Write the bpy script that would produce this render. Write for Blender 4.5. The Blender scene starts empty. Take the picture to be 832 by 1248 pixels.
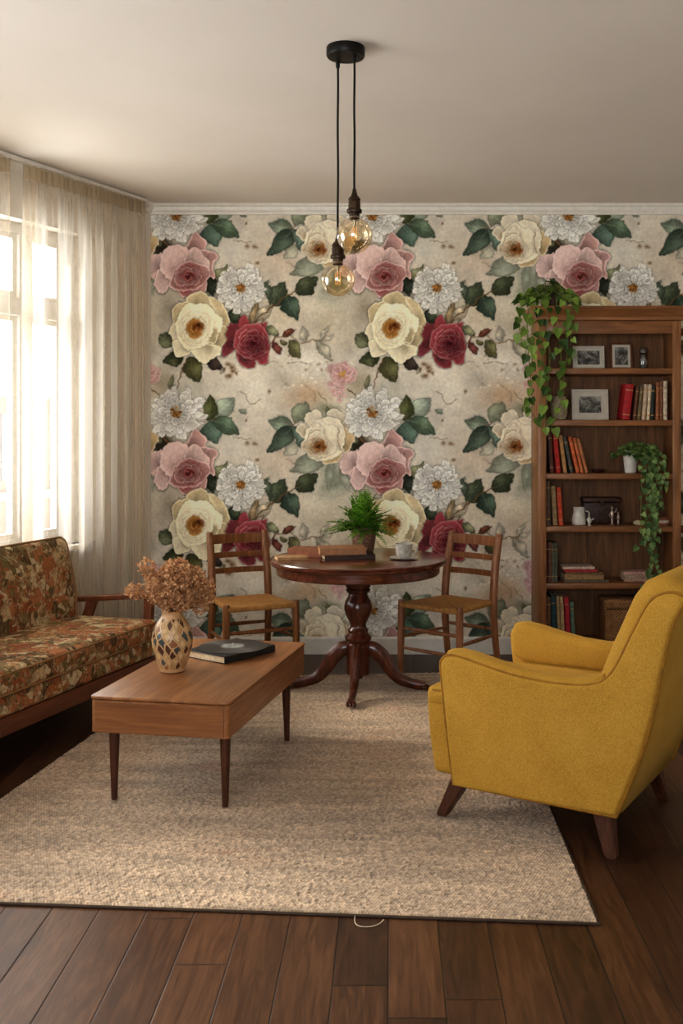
SKY = 9.3; SUN = 5.5
# ---------------------------------------------------------------- wallpaper painter
import numpy as np
def paint_tile(S=2):
    TW, TH = 239*S, 240*S
    rng = np.random.default_rng(7)
    def fbm(freq, octaves=4, seed=0, anis=1.0):
        r = np.random.default_rng(seed); out = np.zeros((TH, TW)); amp = 1.0; tot = 0
        for o in range(octaves):
            fx = max(2, int(freq*2**o*anis)); fy = max(2, int(freq*2**o))
            g = r.random((fy, fx))
            yy = np.arange(TH)/TH*fy; xx = np.arange(TW)/TW*fx
            y0 = yy.astype(int); x0 = xx.astype(int); ty = yy-y0; tx = xx-x0
            ty = ty*ty*(3-2*ty); tx = tx*tx*(3-2*tx)
            a = g[y0 % fy][:, x0 % fx]; b = g[y0 % fy][:, (x0+1) % fx]
            c = g[(y0+1) % fy][:, x0 % fx]; d = g[(y0+1) % fy][:, (x0+1) % fx]
            out += amp*((a*(1-tx)+b*tx)*(1-ty)[:, None] + (c*(1-tx)+d*tx)*ty[:, None]); tot += amp; amp *= .55
        return out/tot
    C = lambda *c: np.array(c, float)
    img = np.zeros((TH, TW, 3)) + C(209, 199, 179)
    n1 = fbm(4, 5, 1); n2 = fbm(7, 4, 2); n3 = fbm(40, 3, 3); n4 = fbm(14, 4, 4)
    img += ((n1-.5)*70)[..., None]*C(1, 1, 1.02) + ((n2-.5)*36)[..., None]*C(1, .85, .6)
    img += ((n3-.5)*22)[..., None]
    def wrapblend(x0, y0, w, h, alpha, col):       # x0,y0 in canvas px
        ys = np.arange(y0, y0+h) % TH; xs = np.arange(x0, x0+w) % TW
        ix = np.ix_(ys, xs)
        img[ix] = img[ix]*(1-alpha[..., None]) + col*alpha[..., None]
    def soft(cx, cy, rx, ry, col, a, seed=0):
        w, h = int(rx*4*S), int(ry*4*S); x0, y0 = int((cx-2*rx)*S), int((cy-2*ry)*S)
        yy, xx = np.mgrid[0:h, 0:w]
        d = ((xx/S-2*rx)/rx)**2+((yy/S-2*ry)/ry)**2
        ix = np.ix_(np.arange(y0, y0+h) % TH, np.arange(x0, x0+w) % TW)
        al = np.exp(-d*1.2)*a*np.clip(.4+1.3*n4[ix], 0, 1.4)
        wrapblend(x0, y0, w, h, np.clip(al, 0, 1), C(*col))
    def smooth(pts, k=6):
        p = np.array(pts, float); n = len(p); out = []
        for i in range(n):
            a, b, c, d = p[i-1], p[i], p[(i+1) % n], p[(i+2) % n]
            for t in np.linspace(0, 1, k, endpoint=False):
                out.append(.5*((2*b)+(-a+c)*t+(2*a-5*b+4*c-d)*t*t+(-a+3*b-3*c+d)*t**3))
        return np.array(out)
    grain = fbm(60, 2, 9); stro = fbm(24, 3, 10)
    def shape(pts, col, rim=None, rw=2.0, grad=None, dark=0.0, dr=6.0, a=1.0, aa=.7, k=6, sm=True, tex=16, wob=0.0):
        """fill a closed outline; rim = colour along the edge, grad=(x,y,colour,radius): blend towards colour near a point"""
        P = (smooth(pts, k) if sm else np.array(pts, float))*S
        x0, y0 = np.floor(P.min(0)-3).astype(int); x1, y1 = np.ceil(P.max(0)+3).astype(int)
        w, h = x1-x0, y1-y0
        yy, xx = np.mgrid[0:h, 0:w]; X = xx+x0+.5; Y = yy+y0+.5
        ix = np.ix_(np.arange(y0, y1) % TH, np.arange(x0, x1) % TW)
        A = P; B = np.roll(P, -1, 0)
        dmin = np.full((h, w), 1e9); ins = np.zeros((h, w), bool)
        for (ax, ay), (bx, by) in zip(A, B):
            ex, ey = bx-ax, by-ay; L = ex*ex+ey*ey+1e-9
            t = np.clip(((X-ax)*ex+(Y-ay)*ey)/L, 0, 1)
            d = (X-ax-t*ex)**2+(Y-ay-t*ey)**2
            np.minimum(dmin, d, out=dmin)
            if ay != by:
                ins ^= ((ay > Y) != (by > Y)) & (X < (bx-ax)*(Y-ay)/(by-ay)+ax)
        sd = np.where(ins, 1, -1)*np.sqrt(dmin)/S
        if wob: sd = sd + (stro[ix]-.5)*wob
        al = np.clip(sd/aa+.5, 0, 1)*a
        c = np.zeros((h, w, 3))+C(*col)
        if grad is not None:
            gx, gy, gc, gr = grad
            q = np.exp(-(((X/S-gx)**2+(Y/S-gy)**2)/gr**2))
            c = c*(1-q[..., None])+C(*gc)*q[..., None]
        if rim is not None:
            q = np.exp(-(np.maximum(sd, 0)/rw)**2)*(.55+.7*stro[ix])
            q = np.clip(q, 0, 1); c = c*(1-q[..., None])+C(*rim)*q[..., None]
        c = c+((grain[ix]-.5)*tex*1.1+(stro[ix]-.5)*tex*1.0)[..., None]
        if dark:                                     # soft contact shade under the shape
            pad = int(dr*S)
            q = np.clip(1-np.maximum(-sd, 0)/dr, 0, 1)**2*dark
            q = np.where(sd > 0, 0, q)
            img[ix] = img[ix]*(1-(q*a)[..., None]*.6)
        img[ix] = img[ix]*(1-al[..., None])+c*al[..., None]
    def line(pts, wd, col, a=1.0):
        p = np.array(pts, float)
        q = []
        for i in range(len(p)-1):
            A0 = p[max(i-1, 0)]; B0 = p[i]; C0 = p[i+1]; D0 = p[min(i+2, len(p)-1)]
            for t in np.linspace(0, 1, 6, endpoint=False):
                q.append(.5*((2*B0)+(-A0+C0)*t+(2*A0-5*B0+4*C0-D0)*t*t+(-A0+3*B0-3*C0+D0)*t**3))
        q.append(p[-1]); q = np.array(q); d = np.gradient(q, axis=0); d /= np.linalg.norm(d, axis=1)[:, None]+1e-9
        nrm = np.stack([-d[:, 1], d[:, 0]], 1)*wd/2
        shape(np.vstack([q+nrm, (q-nrm)[::-1]]), col, sm=False, a=a, aa=.8, tex=8)
    def leaf(b, t, w, col, a=1.0, bend=0.0, vein=None, hl=None):
        b = np.array(b, float); t = np.array(t, float); d = t-b; L = np.hypot(*d); u = d/L; v = np.array([-u[1], u[0]])
        prof = [(0, .0), (.1, .55), (.28, .94), (.46, 1.), (.66, .8), (.84, .42), (1., 0)]
        mid = lambda s: b+d*s+v*bend*4*s*(1-s)
        up = [mid(s)+v*w/2*q for s, q in prof]; dn = [mid(s)-v*w/2*q for s, q in prof[-2:0:-1]]
        col = np.array(col, float); col = col.mean()+(col-col.mean())*.82+4
        shape(up+dn, col*.82, rim=col*.66, rw=1.1, dark=.2*a, dr=3.0, a=a, k=4, grad=(*(mid(.5)-v*w*.3), col*1.28+8, w*.42), tex=14)
        vc = vein if vein is not None else col*1.25+14
        line([mid(s) for s in (.03, .35, .65, .93)], .8, vc, .65*a)
        for s in (.25, .42, .6):
            for sg in (1, -1): line([mid(s), mid(min(s+.17, .95))+v*sg*w*.33*(1.1-s*.5)], .55, vc, .3*a)
    def petal(cx, cy, ang, r0, r1, w, col, rim, squash=(1, 1), notch=0.0, **kw):
        """round-tipped petal from r0 to r1 along ang"""
        u = np.array([np.cos(ang), np.sin(ang)]); v = np.array([-u[1], u[0]]); c = np.array([cx, cy]); L = r1-r0
        j = lambda: 1+rng.uniform(-.1, .1)
        pr = [(0, .28), (.3, .62*j()), (.62, .98*j()), (.86, .86*j()), (.99, .4*j()), (1.-notch, 0), (.99, -.4*j()), (.86, -.86*j()), (.62, -.98*j()), (.3, -.62*j()), (0, -.28)]
        pts = [c+(u*(r0+L*s)+v*w/2*q)*np.array(squash) for s, q in pr]
        shape(pts, col, rim=rim, k=4, **kw)
    def zinnia(cx, cy, R, base=(238, 234, 222), ctr=(172, 112, 45), sq=(1, 1)):
        soft(cx, cy, R*.62, R*.62, (168, 160, 140), .9)
        for ring, (rr, n, ww) in enumerate(((1., 21, .27), (.9, 19, .25), (.74, 16, .22), (.56, 13, .2), (.38, 9, .17))):
            for i in rng.permutation(n):
                a = 2*np.pi*(i+.5*(ring % 2))/n+rng.uniform(-.17, .17)
                r1 = R*rr*rng.uniform(.8, 1.1); sh = rng.uniform(-26, 8)+ring*4-6
                b = C(*base)+sh
                w = R*ww*rng.uniform(.7, 1.25); u = np.array([np.cos(a), np.sin(a)]); v = np.array([-u[1], u[0]]); L = r1-R*.1
                pr = [(0, .2), (.35, .6), (.7, 1.), (.9, .8), (.97, .5), (.93, .2), (1.02, 0), (.94, -.25), (.98, -.55), (.88, -.85), (.7, -1.), (.35, -.6), (0, -.2)]
                bn = rng.uniform(-.12, .12)*R
                pts = [np.array([cx, cy])+(u*(R*.1+L*s_*rng.uniform(.97, 1.03))+v*(w/2*q+bn*s_*s_))*np.array(sq) for s_, q in pr]
                shape(pts, b-8, rim=b+20, rw=1., k=3, dark=.5, dr=1.7, tex=13, grad=(cx, cy, C(*base)*.62, R*.4), wob=1.)
                uu = u*np.array(sq)
                for q in (-.22, .18):
                    if rng.random() < .55: line([(cx+uu[0]*r1*.4+v[0]*w*q, cy+uu[1]*r1*.4+v[1]*w*q), (cx+uu[0]*r1*.88+v[0]*w*q, cy+uu[1]*r1*.88+v[1]*w*q)], .55, C(*base)*.74, .5)
        soft(cx, cy, R*.15, R*.15, (150, 120, 70), .8)
        for i in range(40):
            a = rng.uniform(0, 6.3); r = R*.19*np.sqrt(rng.random())
            x, y = cx+np.cos(a)*r*1.1, cy+np.sin(a)*r*.9; q = rng.uniform(.8, 1.7)
            shape([(x-q, y), (x, y-q), (x+q, y), (x, y+q)], C(*ctr)*rng.uniform(.5, 1.35), k=3, tex=10)
    def core(cx, cy, rx, ry, deep, rim, n=7, sq=1.):
        """dark heart of a rose with a few broken petal edges"""
        soft(cx, cy, rx, ry, deep, 1.1); soft(cx, cy, rx*.6, ry*.6, C(*deep)*.75, 1.)
        for i in range(n):
            a = 2*np.pi*i/n+rng.uniform(-.3, .3); q = rng.uniform(.35, .95); da = rng.uniform(.5, .9)
            line([(cx+np.cos(a+t*da)*rx*q, cy+np.sin(a+t*da)*ry*q) for t in (-1, -.3, .3, 1)], rng.uniform(.8, 1.5), C(*rim)*rng.uniform(.75, 1.1), .8)
    def cv(pts, ox, oy, s, dx=0): return [(ox+x/s-dx, oy+y/s) for x, y in pts]
    s1 = 6.933
    # ---- plaster ground: pale, peach, grey and green washes
    for a in ((372, 482, 34, 16, (190, 160, 125), .8), (330, 290, 30, 26, (212, 202, 184), .7), (300, 475, 45, 20, (222, 214, 194), .9), (375, 440, 24, 14, (226, 218, 200), .9),
              (205, 380, 22, 30, (160, 148, 126), .85), (350, 375, 36, 30, (205, 190, 160), .6), (345, 320, 18, 22, (190, 165, 138), .6), (405, 585, 22, 26, (120, 128, 105), .75),
              (330, 550, 30, 30, (208, 192, 168), .6), (195, 468, 18, 20, (165, 150, 120), .7), (285, 545, 25, 18, (208, 202, 186), .8), (400, 396, 25, 30, (190, 176, 146), .6), (232, 478, 18, 14, (200, 196, 178), .7)):
        soft(*a)
    for (x, y) in ((277, 444), (284, 452), (279, 459), (288, 455), (273, 450), (282, 446), (299, 513), (302, 540), (311, 301), (313, 320), (329, 478)):
        q = rng.uniform(1.5, 3.4); soft(x, y, q, q*1.1, (128, 96, 66), .95)
    for p in ([(292, 478), (300, 486), (307, 491), (318, 487)], [(282, 534), (296, 533), (308, 534)], [(350, 444), (362, 441), (374, 444), (384, 442)], [(350, 560), (362, 566), (371, 565)], [(322, 446), (333, 440), (340, 443)], [(372, 470), (380, 478), (385, 490)]):
        line(p, .8, (110, 92, 70), .7)
    for i in range(60):
        x, y = rng.uniform(340, 400), rng.uniform(425, 475); q = rng.uniform(.5, 1.7); soft(x, y, q*1.4, q, (232, 226, 212) if i % 3 else (160, 138, 108), .9)
    # ---- shades and dark gaps behind the bouquets
    soft(197, 535, 11, 15, (52, 44, 30), .95); soft(205, 540, 8, 8, (58, 46, 30), .9); soft(260, 586, 10, 14, (40, 46, 30), .95); soft(433, 544, 9, 12, (55, 48, 34), .9)
    soft(262, 516, 10, 12, (60, 62, 42), .7); soft(400, 500, 16, 9, (104, 104, 72), .8); soft(286, 386, 9, 10, (44, 54, 36), .9)
    # ---- leaves
    G = (84, 98, 70)
    for a in (((357.5, 516), (326, 512), 18, (122, 138, 112), 1, -2), ((362, 514), (374, 490), 25, (116, 124, 94), .85), ((362, 540), (347, 555), 17, (158, 158, 130), .7), ((396, 560), (353, 574), 24, (132, 140, 114), .8, 2),
              ((357, 518), (367, 545), 13, (96, 118, 98)), ((355, 519), (326.5, 551), 21, (76, 94, 74), 1, -2), ((405, 560), (400, 598), 12, (138, 146, 122), .5), ((415, 575), (428, 600), 12, (142, 146, 124), .5),
              ((264, 507), (286, 485), 21, (142, 158, 132), .9), ((253.5, 516), (265, 541), 25, (82, 108, 90)), ((260.7, 513), (291.5, 530), 22, (86, 108, 80), 1, -2), ((253.5, 515), (256.5, 481), 20, (82, 88, 42), 1, 2), ((290, 500), (301, 504), 6, (120, 132, 104), .8),
              ((263, 582), (278, 563), 16, (124, 126, 84)), ((254, 580), (262, 600), 14, (44, 52, 36)), ((331, 372), (345, 343), 21, (74, 86, 58)), ((327, 364), (325, 341), 12, (84, 98, 74)),
              ((359, 357), (387, 337), 23, (72, 80, 50), 1, 1), ((346, 362), (361, 391), 23, (62, 82, 62), 1, -2), ((306, 394), (315, 371), 14, (150, 122, 78)), ((312, 392), (334, 370), 12, (186, 170, 136), .9), ((282, 377), (289, 396), 13, (52, 64, 40)),
              ((324, 398), (340, 411), 11, (132, 134, 92)), ((371, 417), (368, 398), 12, (168, 158, 132), .85), ((386, 416), (405, 439), 14, (172, 164, 136), .9), ((388, 416), (403, 396), 6, (172, 164, 136), .7), ((392, 415), (408, 408), 6, (176, 166, 140), .6),
              ((211, 421), (193, 410), 17, (96, 100, 66)), ((223, 437), (197, 443), 19, (70, 74, 40), 1, 1), ((231, 435), (243, 465), 24, (88, 86, 44), 1, 2), ((252, 436), (272, 451), 15, (66, 50, 42)), ((208, 473), (211, 457), 7, (110, 108, 70), .8), ((270, 455), (271, 447), 5, (140, 130, 100), .6),
              ((392, 518), (378, 500), 12, (100, 106, 74), .8), ((408, 515), (398, 495), 12, (110, 112, 78), .7), ((195, 528), (186, 545), 12, (84, 80, 50)), ((424, 577), (436, 590), 10, (150, 146, 122), .5)):
        leaf(*a)
    # ---- stems
    line([(308, 397), (325, 379), (340, 367), (352, 360), (361, 354)], 1.5, (112, 86, 56)); line([(318, 396), (322, 387)], .9, (112, 86, 56)); line([(349, 361), (348, 356)], .9, (90, 66, 44))
    line([(330, 418), (340, 412), (352, 409), (364, 417), (384, 417), (394, 412)], 1.2, (132, 108, 78)); line([(334, 415), (339, 407)], 1.1, (80, 40, 34)); line([(226, 440), (221, 455), (218, 472)], 1.2, (112, 84, 62))
    line([(197, 531), (203, 536), (208, 542)], 2., (138, 98, 52)); line([(424, 474), (432, 481)], 1.4, (92, 70, 50)); line([(388, 478), (400, 493)], .9, (120, 108, 72)); line([(345, 514), (357, 517), (362, 512)], 1., (120, 84, 66))
    for a in (((345, 409), (359, 402), 8, (116, 58, 36)), ((332, 416), (341, 433), 9, (116, 50, 40)), ((342, 419), (350, 417), 9, (98, 88, 50)), ((353, 415), (367, 437), 15, (106, 102, 58), 1, 1)): leaf(*a)
    # ---- pink peony with tilted cup
    o = cv([(370, 212), (430, 205), (482, 280), (490, 340), (570, 385), (582, 425), (550, 470), (568, 540), (545, 588), (500, 560), (492, 620), (488, 690), (400, 702), (310, 742), (255, 690), (190, 662), (130, 700), (50, 650), (60, 590), (0, 568), (-30, 535), (-15, 420), (110, 372), (150, 320), (240, 293), (310, 300)], 181, 255+240, s1)
    PL, PM, PD = C(226, 194, 184), C(200, 152, 142), C(118, 48, 48)
    shape(o, PM, rim=PL, rw=3, dark=.5, dr=5, grad=(229, 577, PM*.68, 16))
    def P(pts, col, gr=None, rim=None, rw=1.6, dk=.3): shape(cv(pts, 181, 495, s1), col, rim=PL*1.04+4 if rim is None else rim, rw=rw, dark=dk, dr=2.5, grad=gr, wob=.6)
    P([(320, 330), (370, 215), (425, 208), (478, 285), (485, 350), (440, 400), (350, 390)], PM*1.0, (230, 545, PM*.66, 12))
    P([(-30, 420), (110, 372), (140, 430), (110, 500), (40, 565), (-30, 535)], PL*.94, (200, 568, PM*.66, 11))
    P([(60, 590), (100, 500), (180, 540), (190, 640), (130, 700), (50, 650)], PL*.95, (207, 575, PM*.82, 11))
    P([(450, 340), (570, 385), (582, 425), (545, 475), (565, 545), (545, 588), (480, 540), (430, 440)], PM*.98, (246, 560, PM*.68, 12))
    P([(250, 640), (360, 620), (490, 600), (488, 690), (400, 702), (310, 742), (255, 695)], PM*.97, (229, 588, PD*1.3, 11))
    P([(105, 450), (130, 350), (240, 297), (330, 330), (330, 450), (240, 520), (180, 590), (120, 540)], PL*1.02, (222, 572, PM*.85, 14), rw=2.4)
    P([(310, 380), (400, 318), (470, 370), (520, 460), (480, 510), (380, 470), (300, 460)], PL*.96, (234, 566, PM*.68, 12))
    P([(180, 640), (200, 540), (240, 470), (370, 435), (480, 475), (530, 540), (490, 610), (400, 680), (280, 680)], PM*.9, (229, 577, PD*1.15, 16))
    for k, (r, n) in enumerate(((17, 7), (13.5, 6), (10, 6), (6.5, 5))):
        for i in range(n):
            a = 2*np.pi*(i+.5*(k % 2))/n+rng.uniform(-.2, .2)
            f = k/3.; petal(229, 577, a, 1, r*rng.uniform(.9, 1.1), r*.95, PM*(.95-.2*f), PL*(.95-.25*f), (1, .72), rw=1., dark=.45, dr=2., grad=(229, 575, PD*(1.15-.25*f), r*.75), wob=.8)
    for i in range(10): petal(229+rng.uniform(-6, 6), 576+rng.uniform(-3, 3), rng.uniform(0, 6.3), 0, 3.5, 2.4, PD*rng.uniform(.6, 1.3), PD*1.5)
    core(229.5, 576, 9, 6, (112, 42, 42), (196, 122, 112), 9)
    # ---- cream rose
    L, M, D = C(238, 226, 190), C(208, 188, 142), C(150, 90, 36)
    o = cv([(265, 150), (330, 115), (400, 105), (450, 150), (540, 170), (580, 240), (620, 330), (625, 380), (585, 440), (600, 490), (545, 570), (540, 640), (430, 705), (340, 670), (300, 600), (260, 650), (160, 640), (140, 520), (105, 460), (140, 380), (130, 260), (200, 212), (268, 200)], 190, 340, s1)
    shape(o, M, rim=L, rw=3, dark=.5, dr=5)
    def P(pts, col, gr=None, rw=1.7, dk=.3): shape(cv(pts, 190, 340, s1), col, rim=L*1.04, rw=rw, dark=dk, dr=2.6, grad=gr, wob=.6)
    P([(265, 150), (330, 115), (400, 105), (455, 160), (450, 230), (340, 230), (270, 210)], M*.98, (240, 372, M*.8, 8))
    P([(440, 150), (540, 170), (600, 290), (625, 380), (560, 450), (520, 300)], M*1.03, (268, 390, M*.8, 9))
    P([(480, 420), (590, 400), (600, 490), (545, 580), (540, 640), (460, 600)], M*.95, (262, 415, M*.72, 7))
    P([(130, 260), (200, 212), (275, 205), (250, 330), (150, 390)], M*1.0, (222, 388, M*.8, 8))
    P([(105, 460), (140, 375), (200, 420), (210, 540), (145, 520)], L*.96, (222, 402, M*.85, 8))
    P([(300, 600), (400, 560), (520, 560), (540, 630), (430, 705), (345, 675)], L*1.0, (252, 422, M*.78, 8))
    P([(140, 520), (230, 540), (300, 600), (260, 650), (160, 640)], L*.95, (230, 420, M*.8, 8))
    P([(180, 330), (260, 220), (380, 200), (480, 250), (545, 340), (540, 440), (480, 500), (420, 560), (330, 600), (220, 560), (160, 450)], L*1.03, (238, 402, M*.95, 13), rw=2.2)
    P([(460, 430), (520, 440), (500, 520), (440, 535)], M*.86, None, 1.2)
    cx, cy = 237.5, 400.5
    for k, (r, n) in enumerate(((21, 5), (17.5, 5), (14.5, 6))):
        for i in range(n):
            a = 2*np.pi*(i+.5*(k % 2))/n+rng.uniform(-.2, .2); f = k/2.
            petal(cx, cy, a, 2, r*rng.uniform(.92, 1.08), r*1.2, L*(1.02-.04*f), L*1.07, rw=1.2, dark=.26, dr=2.2, grad=(cx, cy, M*(1-.25*f), r*.62), wob=.8)
    for k, (r, n) in enumerate(((12, 7), (9, 6), (6, 5))):
        for i in range(n):
            a = 2*np.pi*(i+.5*(k % 2))/n+rng.uniform(-.25, .25); f = k/2.
            petal(cx-1, cy, a, 0, r*rng.uniform(.85, 1.12), r*.9, C(188, 136, 66)*(1-.15*f), C(214, 166, 92)*(1-.15*f), (.85, 1.1), rw=.9, dark=.4, dr=1.5, grad=(cx, cy, D*(1-.2*f), r*.7), wob=1.)
    for i in range(9): petal(cx+rng.uniform(-3, 7), cy-3+rng.uniform(-4, 4), rng.uniform(0, 6.3), 0, 3.5, 2.2, C(104, 56, 22)*rng.uniform(.8, 1.3), (170, 110, 50))
    core(238, 399, 6, 7.5, (146, 82, 28), (206, 150, 72), 9); core(243, 396, 4, 3.5, (96, 50, 18), (150, 92, 40), 3)
    # ---- magenta rose
    o = cv([(250, 300), (300, 372), (380, 385), (430, 370), (445, 460), (470, 540), (440, 620), (446, 700), (410, 722), (340, 690), (330, 730), (260, 747), (210, 700), (195, 620), (165, 600), (90, 642), (58, 600), (95, 520), (95, 450), (140, 380), (200, 372)], 500, 340, s1, 239)
    L, M, D = C(196, 132, 126), C(146, 60, 66), C(80, 18, 28)
    shape(o, M*.88, rim=M*1.15, rw=2, dark=.5, dr=5)
    def P(pts, col, gr=None, rim=None, rw=1.4): shape(cv(pts, 500, 340, s1, 239), col, rim=L if rim is None else rim, rw=rw, dark=.35, dr=2.4, grad=gr, wob=.6)
    P([(190, 380), (250, 300), (300, 375), (260, 420)], M*1.1, None, M*1.25)
    P([(58, 600), (95, 520), (95, 450), (140, 380), (210, 400), (190, 560), (165, 602), (90, 642)], M*.82, (281, 420, M*.6, 6), M*1.0)
    P([(195, 600), (280, 640), (335, 690), (330, 730), (260, 747), (210, 700)], M*.92, (299, 438, M*.6, 6), M*1.2)
    P([(330, 640), (445, 600), (446, 700), (410, 722), (345, 692)], M*1.02, (315, 432, M*.65, 6), M*1.3)
    P([(155, 540), (200, 430), (290, 380), (380, 385), (440, 440), (465, 540), (430, 620), (360, 680), (270, 680), (190, 610)], M*1.12, (309, 420, D*1.4, 11))
    for k, (r, n) in enumerate(((19, 6), (15.5, 6), (12, 6), (8.5, 5))):
        for i in range(n):
            a = 2*np.pi*(i+.5*(k % 2))/n+rng.uniform(-.2, .2); f = k/3.
            lit = .5+.5*np.cos(a-3.9)
            petal(307.5, 419, a, 1, r*rng.uniform(.9, 1.08), r*1.0, M*(.92+.25*lit-.15*f), L*(.7+.42*lit-.2*f), (1, .98), rw=1.1, dark=.45, dr=2., grad=(308.5, 419, D*(1.2-.3*f), r*.72), wob=.8)
    for i in range(9): petal(308.5+rng.uniform(-4, 4), 419+rng.uniform(-4, 4), rng.uniform(0, 6.3), 0, 4, 2.6, D*rng.uniform(.7, 1.4), M*.8)
    core(309, 420, 7, 7, (74, 14, 24), (160, 72, 76), 8)
    # ---- ivory rose looking down-left
    L, M, D = C(230, 218, 190), C(200, 172, 124), C(118, 62, 22)
    P = lambda pts, col, gr=None, rim=None, rw=1.7: shape(cv(pts, 320, 480, s1), col, rim=L*1.03 if rim is None else rim, rw=rw, dark=.35, dr=2.6, grad=gr, wob=.6)
    P([(548, 160), (600, 122), (690, 175), (745, 250), (700, 300), (560, 215)], L*.9, (416, 518, M*.9, 6))
    P([(680, 280), (760, 320), (772, 385), (735, 480), (670, 500), (640, 400)], M*1.08, (420, 545, M*.8, 8))
    P([(290, 310), (320, 262), (400, 260), (380, 360), (320, 360)], L*.9, (372, 530, M*.85, 6))
    P([(495, 540), (620, 500), (690, 460), (650, 560), (570, 602), (500, 575)], M*1.02, (402, 555, M*.75, 6))
    P([(355, 200), (440, 128), (512, 200), (520, 320), (400, 300)], L*.98, (382, 525, M, 6))
    P([(325, 420), (360, 330), (440, 230), (540, 200), (640, 215), (690, 300), (695, 400), (660, 500), (560, 560), (430, 555), (345, 490)], L*1.03, (388, 545, M*.85, 13), None, 2.)
    P([(500, 215), (560, 200), (640, 210), (690, 290), (690, 400), (665, 470), (630, 400), (620, 280), (540, 265)], L*1.0, (408, 545, M*.9, 9))
    P([(370, 400), (440, 250), (500, 310), (590, 420), (640, 440), (560, 520), (430, 540), (350, 470)], L*1.0, (388, 546, M*.8, 10))
    line(cv([(370, 370), (420, 320), (480, 310)], 320, 480, s1), .9, M*.8); line(cv([(625, 290), (640, 380), (668, 470)], 320, 480, s1), 1.1, M*.75); line(cv([(500, 320), (550, 390), (580, 440)], 320, 480, s1), .9, M*.8)
    for k, (r, n) in enumerate(((16, 6), (12.5, 6), (9, 6), (6, 5))):
        for i in range(n):
            a = 2*np.pi*(i+.5*(k % 2))/n+rng.uniform(-.2, .2); f = k/3.
            petal(384.5+f*2, 545-f*1.5, a, 1, r*rng.uniform(.9, 1.1), r*.95, (L*.95)*(1-f)+M*f, L*(1-.2*f), (1, .82), rw=1., dark=.34, dr=1.9, grad=(386, 544, C(176, 120, 60)*(1-f)+D*f, r*.72), wob=.9)
    for i in range(12): petal(388+rng.uniform(-5, 7), 543.5+rng.uniform(-5, 5), rng.uniform(0, 6.3), 0, 4, 2.4, D*rng.uniform(.7, 1.5), (176, 112, 54))
    core(387.5, 543.5, 7.5, 6, (112, 58, 20), (190, 132, 66), 8)
    # ---- small pink cosmos
    for (x, y, r, n) in ((411, 472, 13, 5), (413, 482, 9, 4), (417, 455, 20, 9), (417, 455, 14, 7)):
        for i in range(n):
            a = 2*np.pi*i/n+rng.uniform(-.2, .2)
            petal(x, y, a, 1, r*rng.uniform(.8, 1.1), r*.72, C(206, 164, 156)*rng.uniform(.93, 1.05), (224, 192, 184), (1, .85), rw=1.4, dark=.25, dr=2, grad=(x, y, (178, 118, 114), r*.5), a=.94)
    for i in range(14): petal(417+rng.uniform(-3, 3), 455+rng.uniform(-2.5, 2.5), rng.uniform(0, 6.3), 0, 2.4, 1.8, C(196, 140, 60)*rng.uniform(.7, 1.2), (220, 170, 90))
    # ---- white zinnias
    zinnia(214.8, 503, 36, sq=(1, .93)); zinnia(293, 351.5, 31.5, sq=(1, 1.03))
    # ---- brush wander
    wx = (fbm(22, 3, 31)-.5)*6.5*S+(fbm(70, 2, 33)-.5)*2.2*S; wy = (fbm(22, 3, 32)-.5)*6.5*S+(fbm(70, 2, 34)-.5)*2.2*S
    yy, xx = np.mgrid[0:TH, 0:TW]; sx = xx+wx; sy = yy+wy; x0 = np.floor(sx).astype(int); y0 = np.floor(sy).astype(int); tx = (sx-x0)[..., None]; ty = (sy-y0)[..., None]
    gt = lambda a, b: img[b % TH, a % TW]
    img = (gt(x0, y0)*(1-tx)+gt(x0+1, y0)*tx)*(1-ty)+(gt(x0, y0+1)*(1-tx)+gt(x0+1, y0+1)*tx)*ty
    # ---- ageing: grain and fine cracks over everything
    g2 = fbm(110, 2, 21)
    img = img*(1+(g2-.5)[..., None]*.1)*(1+(fbm(9, 4, 22)-.5)[..., None]*.16)
    gray = img.mean(2, keepdims=True); img = gray+(img-gray)*.86; img = 128+(img-128)*1.1+8; img += (fbm(120, 2, 41)-.5)[..., None]*16
    return np.clip(img, 0, 255)/255.
# ---------------------------------------------------------------- scene
import bpy, bmesh, math, random
from mathutils import Vector, Matrix, noise as mnoise
PI = math.pi; R = math.radians
random.seed(11)
SC = bpy.context.scene; COL = SC.collection

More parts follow.
